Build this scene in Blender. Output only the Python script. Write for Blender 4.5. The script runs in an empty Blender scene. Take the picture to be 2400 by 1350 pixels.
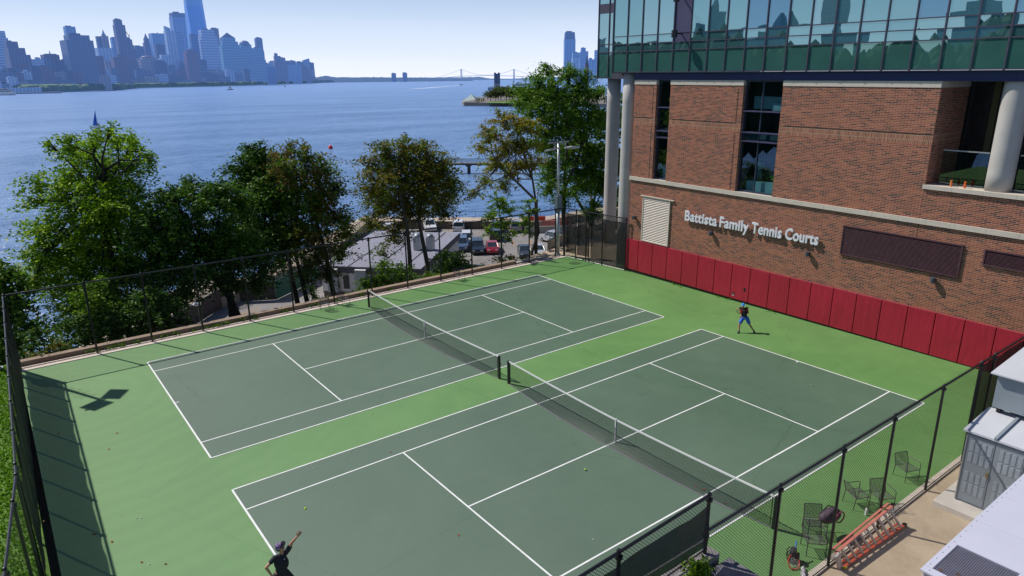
import bpy, bmesh, math, random
import numpy as np
from mathutils import Vector, Matrix
random.seed(7)
S = bpy.context.scene
COL = S.collection
PI = math.pi

# ------------------------------------------------------------------ camera (solved from the court lines)
CAM = np.array([-16.3994, -29.0884, 12.6406])
YAW, PIT, ROL, FPX = .92360, .29430, -.0117, 1622.76
_f = np.array([math.cos(YAW)*math.cos(PIT), math.sin(YAW)*math.cos(PIT), -math.sin(PIT)])
_r = np.cross(_f, [0, 0, 1]); _r /= np.linalg.norm(_r)
_u = np.cross(_r, _f)
CR = math.cos(ROL)*_r + math.sin(ROL)*_u
CU = -math.sin(ROL)*_r + math.cos(ROL)*_u
CF = _f
def ray(u, v): return CF + CR*(u-1200)/FPX - CU*(v-675)/FPX
def at(u, v, z):                     # survey point: where a sight line meets height z
    d = ray(u, v); return CAM + d*(z-CAM[2])/d[2]
def atd(u, v, D): return CAM + ray(u, v)*D
def aty(u, v, y):
    d = ray(u, v); return CAM + d*(y-CAM[1])/d[1]
cam = bpy.data.cameras.new('camera'); co = bpy.data.objects.new('camera', cam); COL.objects.link(co)
cam.sensor_width = 36; cam.lens = FPX/2400*36; cam.clip_start = .1; cam.clip_end = 60000
M = Matrix(((CR[0], CU[0], -CF[0], CAM[0]), (CR[1], CU[1], -CF[1], CAM[1]), (CR[2], CU[2], -CF[2], CAM[2]), (0, 0, 0, 1)))
co.matrix_world = M; S.camera = co

# ------------------------------------------------------------------ world and sun
SUN = Vector((-.408, .836, 1.0)).normalized()
w = bpy.data.worlds.new('World'); S.world = w; w.use_nodes = True
nt = w.node_tree; nt.nodes.clear()
sky = nt.nodes.new('ShaderNodeTexSky'); sky.sky_type = 'NISHITA'; sky.sun_disc = False
sky.sun_elevation = math.asin(SUN.z); sky.sun_rotation = math.atan2(SUN.x, SUN.y)
sky.air_density = 1.0; sky.dust_density = .6; sky.ozone_density = 2.2; sky.altitude = 0
hs = nt.nodes.new('ShaderNodeHueSaturation'); hs.inputs['Saturation'].default_value = 1.0; hs.inputs['Value'].default_value = 1.0
tint = nt.nodes.new('ShaderNodeMixRGB'); tint.blend_type = 'MULTIPLY'; tint.inputs[0].default_value = 1; tint.inputs[2].default_value = (.93, .95, 1.12, 1)
bg = nt.nodes.new('ShaderNodeBackground'); bg.inputs['Strength'].default_value = .080
wo = nt.nodes.new('ShaderNodeOutputWorld')
geo = nt.nodes.new('ShaderNodeTexCoord'); sep = nt.nodes.new('ShaderNodeSeparateXYZ'); nt.links.new(geo.outputs['Generated'], sep.inputs[0])
hr = nt.nodes.new('ShaderNodeValToRGB'); hr.color_ramp.elements[0].position = 0; hr.color_ramp.elements[0].color = (1, 1, 1, 1); hr.color_ramp.elements[1].position = .22; hr.color_ramp.elements[1].color = (.0, .0, .0, 1)
hr.color_ramp.interpolation = 'EASE'; nt.links.new(sep.outputs[2], hr.inputs[0])
hz = nt.nodes.new('ShaderNodeMixRGB'); hz.inputs[2].default_value = (7.3, 8.15, 10.2, 1)      # bright summer haze low in the sky
nt.links.new(sky.outputs[0], tint.inputs[1]); nt.links.new(tint.outputs[0], hz.inputs[1])
hcr = nt.nodes.new('ShaderNodeValToRGB'); e = hcr.color_ramp.elements; e[0].position = .0; e[0].color = (.80, .85, .97, 1); e[1].position = .13; e[1].color = (.48, .66, .96, 1)
k = e.new(.05); k.color = (.68, .79, .98, 1)
cn = nt.nodes.new('ShaderNodeTexNoise'); cn.inputs['Scale'].default_value = 3.2; cn.inputs['Detail'].default_value = 6; mp = nt.nodes.new('ShaderNodeMapping'); mp.inputs['Scale'].default_value = (1, 1, 9)
nt.links.new(geo.outputs['Generated'], mp.inputs[0]); nt.links.new(mp.outputs[0], cn.inputs[0])
ad = nt.nodes.new('ShaderNodeMath'); ad.operation = 'MULTIPLY_ADD'; ad.inputs[1].default_value = -.05; nt.links.new(cn.outputs[0], ad.inputs[0])
ad2 = nt.nodes.new('ShaderNodeMath'); ad2.operation = 'ADD'; ad2.inputs[1].default_value = .024; nt.links.new(sep.outputs[2], ad2.inputs[0]); nt.links.new(ad2.outputs[0], ad.inputs[2]); nt.links.new(ad.outputs[0], hcr.inputs[0])
sc10 = nt.nodes.new('ShaderNodeMixRGB'); sc10.blend_type = 'MULTIPLY'; sc10.inputs[0].default_value = 1; sc10.inputs[2].default_value = (14.2, 14.0, 13.9, 1); nt.links.new(hcr.outputs[0], sc10.inputs[1]); nt.links.new(sc10.outputs[0], hz.inputs[2])
nt.links.new(hr.outputs[0], hz.inputs[0]); nt.links.new(hz.outputs[0], hs.inputs['Color']); nt.links.new(hs.outputs[0], bg.inputs[0]); nt.links.new(bg.outputs[0], wo.inputs[0])
sl = bpy.data.lights.new('sun', 'SUN'); sl.energy = 4.7; sl.angle = math.radians(.53); sl.color = (1, .95, .87)
so = bpy.data.objects.new('sun', sl); COL.objects.link(so); so.rotation_euler = SUN.to_track_quat('Z', 'Y').to_euler(); so.location = (0, 0, 60)
S.view_settings.view_transform = 'Standard'; S.view_settings.look = 'None'; S.view_settings.exposure = 0
S.cycles.max_bounces = 7; S.cycles.transparent_max_bounces = 24; S.cycles.use_denoising = True
S.cycles.caustics_refractive = False; S.cycles.caustics_reflective = False; S.cycles.blur_glossy = 0.0; S.cycles.sample_clamp_indirect = 6

# ------------------------------------------------------------------ objects
def tag(o, label=None, cat=None, group=None, kind=None):
    if label: o['label'] = label
    if cat: o['category'] = cat
    if group: o['group'] = group
    if kind: o['kind'] = kind
    return o
ORG = {}
def thing(name, label, cat, loc=(0, 0, 0), rz=0, group=None):
    o = bpy.data.objects.new(name, None); COL.objects.link(o); o.location = loc; o.rotation_euler = (0, 0, rz)
    o.empty_display_size = .2
    ORG[o.name] = np.array(loc, float)
    return tag(o, label, cat, group)
def kids(o): return [c for c in bpy.data.objects if c.parent == o]
def copy_tree(o, parent=None):
    c = o.copy(); COL.objects.link(c); c.parent = parent
    for ch in kids(o):
        copy_tree(ch, c)
    return c
class MB:
    def __init__(s): s.v = []; s.f = []; s.m = []; s.cm = 0
    def add(s, vs, fs):
        n = len(s.v); s.v += [tuple(map(float, p)) for p in vs]; s.f += [tuple(i+n for i in f) for f in fs]; s.m += [s.cm]*len(fs); return s
    def box(s, x0, x1, y0, y1, z0, z1):
        return s.add([(x0,y0,z0),(x1,y0,z0),(x1,y1,z0),(x0,y1,z0),(x0,y0,z1),(x1,y0,z1),(x1,y1,z1),(x0,y1,z1)],
                     [(0,3,2,1),(4,5,6,7),(0,1,5,4),(1,2,6,5),(2,3,7,6),(3,0,4,7)])
    def obox(s, c, size, rz=0, ry=0, taper=1, M=None):
        hx, hy, hz = [q/2 for q in size]; vs = []
        R = M or (Matrix.Rotation(rz, 3, 'Z') @ Matrix.Rotation(ry, 3, 'Y'))
        for z in (-hz, hz):
            k = 1 if z < 0 else taper
            for x, y in ((-hx,-hy),(hx,-hy),(hx,hy),(-hx,hy)):
                p = R @ Vector((x*k, y*k, z)); vs.append((c[0]+p.x, c[1]+p.y, c[2]+p.z))
        return s.add(vs, [(0,3,2,1),(4,5,6,7),(0,1,5,4),(1,2,6,5),(2,3,7,6),(3,0,4,7)])
    def prism(s, poly, z0, z1):
        n = len(poly); vs = [(p[0], p[1], z0) for p in poly]+[(p[0], p[1], z1) for p in poly]
        return s.add(vs, [tuple(range(n-1, -1, -1)), tuple(range(n, 2*n))]+[(i, (i+1) % n, n+(i+1) % n, n+i) for i in range(n)])
    def quad(s, a, b, c, d): return s.add([a, b, c, d], [(0, 1, 2, 3)])
    def tube(s, pts, r, n=8, cap=True):
        pts = [Vector(p) for p in pts]; rs = r if hasattr(r, '__len__') else [r]*len(pts)
        vs = []; a = None
        for i, p in enumerate(pts):
            d = (pts[min(i+1, len(pts)-1)]-pts[max(i-1, 0)]).normalized()
            if a is None:
                a = d.orthogonal().normalized()
            else:
                a = (a - d*a.dot(d)); a = a.normalized() if a.length > 1e-6 else d.orthogonal().normalized()
            b = d.cross(a)
            for k in range(n):
                t = 2*PI*k/n; q = p + (a*math.cos(t)+b*math.sin(t))*rs[i]; vs.append(tuple(q))
        fs = []
        for i in range(len(pts)-1):
            for k in range(n):
                fs.append((i*n+k, i*n+(k+1) % n, (i+1)*n+(k+1) % n, (i+1)*n+k))
        if cap: fs += [tuple(range(n-1, -1, -1)), tuple((len(pts)-1)*n+k for k in range(n))]
        return s.add(vs, fs)
    def ball(s, c, r, n=10, m=7, sc=(1, 1, 1)):
        vs = [(c[0], c[1], c[2]+r*sc[2])]
        for i in range(1, m):
            t = PI*i/m
            for k in range(n):
                p = 2*PI*k/n; vs.append((c[0]+r*sc[0]*math.sin(t)*math.cos(p), c[1]+r*sc[1]*math.sin(t)*math.sin(p), c[2]+r*sc[2]*math.cos(t)))
        vs.append((c[0], c[1], c[2]-r*sc[2])); fs = [(0, 1+k, 1+(k+1) % n) for k in range(n)]
        for i in range(m-2):
            for k in range(n): fs.append((1+i*n+k, 1+(i+1)*n+k, 1+(i+1)*n+(k+1) % n, 1+i*n+(k+1) % n))
        e = len(vs)-1; fs += [(e, e-n+(k+1) % n, e-n+k) for k in range(n)]
        return s.add(vs, fs)
    def build(s, name, mat, parent=None, world=True, smooth=False, bevel=0):
        V = np.array(s.v)
        if parent is not None and world: V = V - ORG[parent.name]
        me = bpy.data.meshes.new(name); me.from_pydata(V.tolist(), [], s.f)
        mats = mat if isinstance(mat, (list, tuple)) else [mat]
        for q in mats: me.materials.append(q)
        if len(mats) > 1: me.polygons.foreach_set('material_index', s.m)
        me.update()
        # metre-scaled box UVs
        uv = me.uv_layers.new(name='UVMap'); nl = len(me.loops)
        if nl:
            W = np.array(s.v); li = np.zeros(nl, int); me.loops.foreach_get('vertex_index', li)
            nor = np.zeros(len(me.polygons)*3); me.polygons.foreach_get('normal', nor); nor = nor.reshape(-1, 3)
            cnt = np.zeros(len(me.polygons), int); me.polygons.foreach_get('loop_total', cnt)
            N = np.repeat(nor, cnt, axis=0); P = W[li]
            hor = np.abs(N[:, 2]) > .7; t = np.stack([-N[:, 1], N[:, 0]], 1); L = np.linalg.norm(t, axis=1); t[L > 0] /= L[L > 0][:, None]
            U = np.where(hor, P[:, 0], P[:, 0]*t[:, 0]+P[:, 1]*t[:, 1]); Vv = np.where(hor, P[:, 1], P[:, 2])
            uv.data.foreach_set('uv', np.stack([U, Vv], 1).ravel().astype(np.float32))
        if smooth: me.polygons.foreach_set('use_smooth', [True]*len(me.polygons))
        o = bpy.data.objects.new(name, me); COL.objects.link(o)
        if parent is not None:
            o.parent = parent; ORG[o.name] = ORG[parent.name] if world else np.zeros(3)
        else: ORG[o.name] = np.zeros(3)
        if bevel:
            b = o.modifiers.new('bevel', 'BEVEL'); b.width = bevel; b.segments = 2; b.limit_method = 'ANGLE'
        return o
def B(name, mat, parent, *boxes, **k):
    m = MB()
    for b in boxes: m.box(*b)
    return m.build(name, mat, parent, **k)
def struct(mb, name, mat, **k): return tag(mb.build(name, mat, **k), kind='structure')

# ------------------------------------------------------------------ materials
MATS = {}
class NB:
    def __init__(s, name):
        s.m = bpy.data.materials.new(name); s.m.use_nodes = True; s.t = s.m.node_tree; s.t.nodes.clear()
        s.out = s.n('ShaderNodeOutputMaterial')
    def n(s, ty, **k):
        x = s.t.nodes.new(ty)
        for a, b in k.items():
            if a.startswith('i_'): x.inputs[a[2:].replace('_', ' ')].default_value = b
            else: setattr(x, a, b)
        return x
    def l(s, a, b): s.t.links.new(a, b)
    def math(s, op, a, b=None, c=None):
        x = s.n('ShaderNodeMath', operation=op)
        for i, q in enumerate((a, b, c)):
            if q is None: continue
            if isinstance(q, (int, float)): x.inputs[i].default_value = q
            else: s.l(q, x.inputs[i])
        return x.outputs[0]
    def mix(s, f, a, b, bl='MIX'):
        x = s.n('ShaderNodeMixRGB', blend_type=bl)
        for i, q in enumerate((f, a, b)):
            if isinstance(q, (int, float)): x.inputs[i].default_value = q
            elif isinstance(q, tuple): x.inputs[i].default_value = (*q, 1) if len(q) == 3 else q
            else: s.l(q, x.inputs[i])
        return x.outputs[0]
    def noise(s, scale, detail=4, rough=.55, vec=None, dist=0):
        x = s.n('ShaderNodeTexNoise'); x.inputs['Scale'].default_value = scale; x.inputs['Detail'].default_value = detail
        x.inputs['Roughness'].default_value = rough; x.inputs['Distortion'].default_value = dist
        if vec is not None: s.l(vec, x.inputs['Vector'])
        return x.outputs['Fac']
    def ramp(s, f, stops):
        x = s.n('ShaderNodeValToRGB'); e = x.color_ramp.elements
        while len(e) < len(stops): e.new(.5)
        for i, (p, c) in enumerate(stops): e[i].position = p; e[i].color = (*c, 1) if len(c) == 3 else c
        s.l(f, x.inputs[0]); return x.outputs[0]
    def pos(s): return s.n('ShaderNodeNewGeometry').outputs['Position']
    def objc(s): return s.n('ShaderNodeTexCoord').outputs['Object']
    def uv(s): return s.n('ShaderNodeTexCoord').outputs['UV']
    def mapv(s, vec, scale=(1, 1, 1), rot=(0, 0, 0), loc=(0, 0, 0)):
        x = s.n('ShaderNodeMapping'); x.inputs['Scale'].default_value = scale; x.inputs['Rotation'].default_value = rot; x.inputs['Location'].default_value = loc
        s.l(vec, x.inputs[0]); return x.outputs[0]
    def bsdf(s, color, rough=.6, metal=0, spec=.5, bump=None, bstr=.3, bdist=.01):
        x = s.n('ShaderNodeBsdfPrincipled')
        for k, q in (('Base Color', color), ('Roughness', rough), ('Metallic', metal), ('Specular IOR Level', spec)):
            if isinstance(q, (int, float)): x.inputs[k].default_value = q
            elif isinstance(q, tuple): x.inputs[k].default_value = (*q, 1)
            else: s.l(q, x.inputs[k])
        if bump is not None:
            b = s.n('ShaderNodeBump'); b.inputs['Strength'].default_value = bstr; b.inputs['Distance'].default_value = bdist
            s.l(bump, b.inputs['Height']); s.l(b.outputs[0], x.inputs['Normal'])
        return x
    def done(s, sh): s.l(sh.outputs[0] if hasattr(sh, 'outputs') else sh, s.out.inputs['Surface']); return s.m

def plain(name, c, rough=.6, metal=0, spec=.5, var=.12, scale=3.0, bump=.15, c2=None):
    if name in MATS: return MATS[name]
    b = NB(name); v = b.objc()
    n = b.noise(scale, 6, .6, v); n2 = b.noise(scale*14, 3, .6, v)
    f = b.math('ADD', b.math('MULTIPLY', n, .75), b.math('MULTIPLY', n2, .25))
    lo = tuple(q*(1-var) for q in (c2 or c)); hi = tuple(min(1, q*(1+var)) for q in c)
    col = b.ramp(f, [(.32, lo), (.68, hi)])
    r = b.math('ADD', b.math('MULTIPLY', n, .16), rough-.08)
    MATS[name] = b.done(b.bsdf(col, r, metal, spec, n2 if bump else None, bump, .004)); return MATS[name]
def haze(b, sh, amount, col=(.47, .60, .86)):  # aerial haze put into far materials as a constant glow
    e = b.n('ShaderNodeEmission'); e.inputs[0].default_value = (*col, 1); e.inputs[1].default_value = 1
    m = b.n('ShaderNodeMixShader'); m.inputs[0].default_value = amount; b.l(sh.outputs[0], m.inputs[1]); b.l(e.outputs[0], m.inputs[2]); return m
def tower_mat(c, win, ha, fx=9, fy=9, style='grid', hc=(.20, .33, .66)):
    key = ('tw', c, win, ha, fx, fy, style)
    if key in MATS: return MATS[key]
    b = NB('tower_facade'); u = b.uv(); sp = b.n('ShaderNodeSeparateXYZ'); b.l(u, sp.inputs[0])
    def band(o, p, duty): return b.math('LESS_THAN', b.math('FRACT', b.math('DIVIDE', o, p)), duty)
    if style == 'grid': f = b.math('MULTIPLY', band(sp.outputs[0], fx, .55), band(sp.outputs[1], fy, .6))
    elif style == 'rib': f = b.math('MULTIPLY', band(sp.outputs[0], fx, .5), .9)
    else: f = b.math('MULTIPLY', band(sp.outputs[1], fy, .55), .9)
    n = b.noise(.02, 4, .6, b.pos()); n1 = b.noise(.11, 2, .7, b.pos())
    base = b.mix(b.math('MULTIPLY', n1, .6), c, tuple(q*.6 for q in c))
    n5 = b.noise(.035, 3, .8, b.mapv(b.pos(), loc=(7, 1, 3))); col = b.mix(b.math('MULTIPLY', f, b.math('ADD', .35, n5)), base, win)
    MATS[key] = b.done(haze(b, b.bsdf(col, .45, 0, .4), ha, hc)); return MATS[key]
def leafmat(name, dark, mid, hi, brown=None, ba=.0, tr=.35):
    b = NB(name); isl = b.n('ShaderNodeNewGeometry').outputs['Random Per Island']
    p = b.objc(); n = b.noise(.55, 3, .6, p)
    f = b.math('ADD', b.math('MULTIPLY', isl, .55), b.math('MULTIPLY', n, .55))
    col = b.ramp(f, [(.2, dark), (.55, mid), (.85, hi)])
    if brown:
        n2 = b.noise(.4, 3, .6, b.mapv(p, loc=(9, 3, 1))); k = b.math('GREATER_THAN', b.math('ADD', n2, b.math('MULTIPLY', isl, .4)), 1.0-ba)
        col = b.mix(k, col, brown)
    d = b.bsdf(col, .5, 0, .10); t = b.n('ShaderNodeBsdfTranslucent'); b.l(b.mix(1.0, col, (1.0, 1.15, .45), 'MULTIPLY'), t.inputs[0])
    m = b.n('ShaderNodeMixShader'); m.inputs[0].default_value = tr; b.l(d.outputs[0], m.inputs[1]); b.l(t.outputs[0], m.inputs[2])
    return b.done(m)
def mesh_mat(name, c, pitch, wire, rot=True, base_op=0, rough=.5):
    b = NB(name); u = b.mapv(b.uv(), rot=(0, 0, PI/4) if rot else (0, 0, 0)); sp = b.n('ShaderNodeSeparateXYZ'); b.l(u, sp.inputs[0])
    def line(o): return b.math('LESS_THAN', b.math('FRACT', b.math('DIVIDE', o, pitch)), wire/pitch)
    f = b.math('MAXIMUM', line(sp.outputs[0]), line(sp.outputs[1]))
    if base_op: f = b.math('MAXIMUM', f, base_op)
    t = b.n('ShaderNodeBsdfTransparent'); d = b.bsdf(c, rough, 0, .4)
    m = b.n('ShaderNodeMixShader'); b.l(f, m.inputs[0]); b.l(t.outputs[0], m.inputs[1]); b.l(d.outputs[0], m.inputs[2]); return b.done(m)

m_black = plain('black_coated_metal', (.012, .012, .014), .35, 0, .5)
m_dkgrey = plain('dark_grey_metal', (.05, .05, .055), .45)
m_galv = plain('galvanised_steel', (.42, .45, .46), .38, .6)
m_conc = plain('pale_concrete', (.46, .42, .36), .85, c2=(.38, .34, .29))
m_coltan = plain('tan_concrete_yard', (.50, .40, .28), .9, c2=(.40, .31, .21), scale=.8, var=.1)
m_colwall = plain('column_concrete', (.43, .41, .385), .6, scale=1.2, var=.08)
m_stone = plain('cream_stone', (.56, .50, .42), .8, var=.08)
m_white = plain('white_paint', (.78, .78, .78), .5, var=.04)
m_net = mesh_mat('tennis_net_mesh', (.015, .015, .017), .045, .0085, rot=False)
m_chain = mesh_mat('chain_link', (.010, .010, .012), .056, .0088)
m_chain_far = mesh_mat('chain_link_far', (.012, .012, .014), .052, .0026)
m_chain_low = mesh_mat('chain_link_fine', (.02, .02, .022), .10, .008)
def screen(name, op, c=(.012, .014, .015)):
    b = NB(name); n = b.noise(1.6, 4, .6, b.pos()); t = b.n('ShaderNodeBsdfTransparent'); d = b.bsdf(b.ramp(n, [(.3, c), (.7, tuple(q*2.2 for q in c))]), .7, 0, .2)
    m = b.n('ShaderNodeMixShader'); m.inputs[0].default_value = op; b.l(t.outputs[0], m.inputs[1]); b.l(d.outputs[0], m.inputs[2]); return b.done(m)
m_screen = screen('windscreen_fabric', .91); m_screen_thin = screen('thin_windscreen_fabric', .86, (.02, .02, .02))

def court_mat(name, a, bcol, warm):
    b = NB(name); p = b.pos(); big = b.noise(.12, 5, .6, p); mid = b.noise(.9, 5, .65, p); fine = b.noise(60, 2, .6, p)
    # faint squeegee arcs left by resurfacing
    sp = b.n('ShaderNodeSeparateXYZ'); b.l(p, sp.inputs[0])
    dx = b.math('SUBTRACT', sp.outputs[0], -15.0); dy = b.math('SUBTRACT', sp.outputs[1], 3.0)
    rr = b.math('SQRT', b.math('ADD', b.math('MULTIPLY', dx, dx), b.math('MULTIPLY', dy, dy)))
    arc = b.math('SINE', b.math('ADD', b.math('MULTIPLY', rr, 7.5), b.math('MULTIPLY', mid, 7)))
    f = b.math('ADD', b.math('ADD', b.math('MULTIPLY', big, .8), b.math('MULTIPLY', mid, .32)), b.math('MULTIPLY', b.math('MULTIPLY', arc, .055 if warm else .015), b.math('MINIMUM', b.math('MAXIMUM', b.math('MULTIPLY', b.math('SUBTRACT', -6.0, sp.outputs[0]), .2), .08), 1)))
    col = b.ramp(f, [(.38, a), (.76, bcol)])
    spk = b.math('GREATER_THAN', b.noise(9, 2, .8, p), .735)
    col = b.mix(b.math('MULTIPLY', spk, .18), col, (.5, .55, .45))
    col = b.mix(b.math('MULTIPLY', b.math('SUBTRACT', fine, .5), .35), col, (.6, .65, .55))
    # ball scuffs, drag marks and hairline cracks
    sc = b.noise(2.3, 7, .78, b.mapv(p, (1, .35, 1), (0, 0, .5)), 1.2); col = b.mix(b.math('MULTIPLY', b.math('GREATER_THAN', sc, .655), .22), col, tuple(q*.45 for q in a))
    vo = b.n('ShaderNodeTexVoronoi'); vo.feature = 'DISTANCE_TO_EDGE'; vo.inputs['Scale'].default_value = .11; b.l(b.mapv(p, (1, 1, 1)), vo.inputs['Vector'])
    wz = b.math('ADD', vo.outputs['Distance'], b.math('MULTIPLY', b.math('SUBTRACT', mid, .5), .03)); col = b.mix(b.math('MULTIPLY', b.math('LESS_THAN', b.math('ABSOLUTE', wz), .0011), .35), col, tuple(q*.4 for q in a))
    st_ = b.noise(.5, 6, .75, b.mapv(p, loc=(20, 5, 0))); col = b.mix(b.math('MULTIPLY', b.math('MAXIMUM', b.math('SUBTRACT', st_, .56), 0), .9), col, tuple(min(1, q*1.7) for q in bcol))
    # sun-side sheen put into the paint colour, paler towards the left
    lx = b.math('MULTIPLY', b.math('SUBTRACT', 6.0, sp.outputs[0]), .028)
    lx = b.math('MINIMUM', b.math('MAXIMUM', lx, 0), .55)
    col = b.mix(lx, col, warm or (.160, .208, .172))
    return b.done(b.bsdf(col, b.math('ADD', .55, b.math('MULTIPLY', mid, .2)), 0, .22, fine, .25, .002))
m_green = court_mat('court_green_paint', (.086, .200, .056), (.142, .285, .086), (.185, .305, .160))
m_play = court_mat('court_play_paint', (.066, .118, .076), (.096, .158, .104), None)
b = NB('court_line_paint'); n = b.noise(2.2, 5, .7, b.pos()); m_line = b.done(b.bsdf(b.ramp(n, [(.3, (.66, .68, .66)), (.6, (.82, .83, .82))]), .5))

# brick with soldier bands
def brick_mat(name, soldier=False):
    b = NB(name); u = b.uv()
    br = b.n('ShaderNodeTexBrick'); br.offset = .5 if not soldier else 0
    br.inputs['Scale'].default_value = 1; br.inputs['Mortar Size'].default_value = .008; br.inputs['Mortar Smooth'].default_value = .1; br.inputs['Bias'].default_value = 0
    br.inputs['Brick Width'].default_value = .075 if soldier else .295; br.inputs['Row Height'].default_value = .225 if soldier else .0765
    br.inputs['Color1'].default_value = (0, 0, 0, 1); br.inputs['Color2'].default_value = (1, 1, 1, 1); br.inputs['Mortar'].default_value = (.5, .5, .5, 1)
    b.l(u, br.inputs['Vector'])
    big = b.noise(.35, 4, .6, u); g = b.noise(14, 3, .7, u)
    f = b.math('ADD', b.math('MULTIPLY', br.outputs['Color'], .70), b.math('MULTIPLY', g, .26))
    col = b.ramp(f, [(.10, (.075, .042, .040)), (.30, (.20, .068, .045)), (.56, (.29, .092, .055)), (.88, (.37, .135, .078))])
    if soldier: col = b.ramp(f, [(.16, (.20, .09, .055)), (.5, (.31, .125, .075)), (.84, (.40, .18, .11))])
    col = b.mix(b.math('MULTIPLY', b.math('SUBTRACT', big, .4), .35), col, (.12, .05, .045))
    sz = b.n('ShaderNodeSeparateXYZ'); b.l(u, sz.inputs[0]); streak = b.noise(1.0, 5, .7, b.mapv(u, (1.6, .09, 1)))
    col = b.mix(b.math('MULTIPLY', b.math('MAXIMUM', b.math('SUBTRACT', streak, .52), 0), 1.5), col, (.10, .06, .05))
    col = b.mix(br.outputs['Fac'], col, (.46, .34, .25))
    return b.done(b.bsdf(col, .8, 0, .12, b.math('SUBTRACT', 1, br.outputs['Fac']), .6, .006))
m_brick = brick_mat('red_brown_brick'); m_soldier = brick_mat('soldier_course_brick', True)

def glass_refl(name, tintc, diff, rough=.008, mixf=.54):
    b = NB(name); p = b.pos()
    n = b.noise(.9, 1, .4, p); bp = b.n('ShaderNodeBump'); bp.inputs['Strength'].default_value = .05; bp.inputs['Distance'].default_value = .045; b.l(n, bp.inputs['Height'])
    g = b.n('ShaderNodeBsdfGlossy'); g.inputs['Color'].default_value = (*tintc, 1); g.inputs['Roughness'].default_value = rough; b.l(bp.outputs[0], g.inputs['Normal'])
    d = b.bsdf(b.ramp(b.noise(.5, 2, .5, p), [(.3, diff), (.7, tuple(q*1.3 for q in diff))]), .5, 0, .1)
    m = b.n('ShaderNodeMixShader'); m.inputs[0].default_value = mixf; b.l(d.outputs[0], m.inputs[1]); b.l(g.outputs[0], m.inputs[2]); return b.done(m)
m_cw = glass_refl('curtain_wall_glass', (.42, .66, .68), (.050, .150, .165))
m_cw2 = glass_refl('curtain_wall_glass_light', (.50, .72, .74), (.07, .17, .19))
m_cw3 = glass_refl('curtain_wall_glass_blue', (.30, .50, .62), (.02, .09, .15))
m_spand = glass_refl('spandrel_glass', (.32, .52, .48), (.045, .150, .130), mixf=.42)
def window_glass(name, tr, tintc):
    b = NB(name); g = b.n('ShaderNodeBsdfGlossy'); g.inputs['Color'].default_value = (.5, .62, .7, 1); g.inputs['Roughness'].default_value = .01
    t = b.n('ShaderNodeBsdfTransparent'); t.inputs[0].default_value = (*tintc, 1)
    m = b.n('ShaderNodeMixShader'); m.inputs[0].default_value = 1-tr; b.l(t.outputs[0], m.inputs[1]); b.l(g.outputs[0], m.inputs[2]); return b.done(m)
m_win = window_glass('window_glass', .76, (.45, .68, .74)); m_rail = window_glass('railing_glass', .8, (.55, .72, .68))
m_mull = plain('mauve_grey_aluminium', (.085, .075, .105), .4, .3)
m_navy = plain('navy_metal_panel', (.018, .03, .10), .35, .2, scale=.4)
m_mauve = plain('mauve_metal_panel', (.075, .068, .135), .42, .2, scale=.5)
m_maroon = plain('maroon_louver', (.085, .04, .05), .5, .1)
m_cream = plain('cream_louver', (.62, .54, .45), .6)
m_red = plain('crimson_vinyl_pad', (.39, .010, .036), .38, 0, .5, scale=1.5, var=.09)
b = NB('crimson_vinyl'); p_ = b.pos(); n1 = b.noise(.45, 4, .6, p_); n2 = b.noise(7, 5, .75, p_); n3 = b.noise(1.3, 3, .6, b.mapv(p_, (1, 3.0, .7)))
c1 = b.ramp(n1, [(.3, (.31, .010, .030)), (.7, (.42, .014, .042))]); c1 = b.mix(b.math('MULTIPLY', b.math('GREATER_THAN', n2, .66), .22), c1, (.20, .03, .04))
m_red = b.done(b.bsdf(c1, b.math('ADD', .30, b.math('MULTIPLY', n2, .25)), 0, .5, n3, .5, .05))
m_redl = plain('crimson_vinyl_top', (.42, .03, .06), .35)
m_gen = plain('grey_enamel', (.26, .30, .33), .4, .1, scale=.9, var=.06)
m_genl = plain('light_grey_enamel', (.58, .60, .64), .45, .1, scale=.7, var=.05)
m_unit = plain('lilac_white_enamel', (.56, .57, .68), .42, .05, scale=.5, var=.04)
m_asph = plain('asphalt', (.27, .25, .24), .9, c2=(.20, .19, .185), scale=.3, var=.12)
m_soil = plain('soil_and_litter', (.055, .05, .03), .95, c2=(.03, .04, .015), scale=1.2, var=.3)
m_tan = plain('promenade_paving', (.44, .36, .29), .9, scale=.4)
m_bark = plain('bark', (.035, .028, .022), .9, scale=5, var=.4, bump=.6)
m_barkl = plain('grey_bark', (.12, .10, .08), .9, scale=5, var=.3, bump=.6)

# ================================================================== GROUND, COURTS
XL, XR, YN, YF = -16.72, 17.30, -21.70, 7.93
CY2 = -13.4755
struct(MB().quad((XL, YN, 0), (XR, YN, 0), (XR, YF, 0), (XL, YF, 0)), 'court_surface', m_green)
def lines(cy):
    L, D_, Sg, V, z, h = 11.885, 5.485, 4.115, 6.40, .010, .028
    m = MB()
    def r(x0, x1, y0, y1): m.quad((x0, cy+y0, z), (x1, cy+y0, z), (x1, cy+y1, z), (x0, cy+y1, z))
    r(-L-.03, -L+.03, -D_, D_); r(L-.03, L+.03, -D_, D_)
    for y in (-D_, -Sg, Sg, D_): r(-L+.03, L-.03, y-h, y+h)
    for x in (-V, V): r(x-h, x+h, -Sg+h, Sg-h)
    r(-V+h, V-h, -h, h); r(-L+.03, -L+.18, -h, h); r(L-.18, L-.03, -h, h)
    return m
for cy, nm in ((0, 'river'), (CY2, 'near')):
    struct(MB().quad((-11.9, cy-5.5, .005), (11.9, cy-5.5, .005), (11.9, cy+5.5, .005), (-11.9, cy+5.5, .005)), 'court_playing_area', m_play)
    struct(lines(cy), 'court_lines', m_line)
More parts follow.
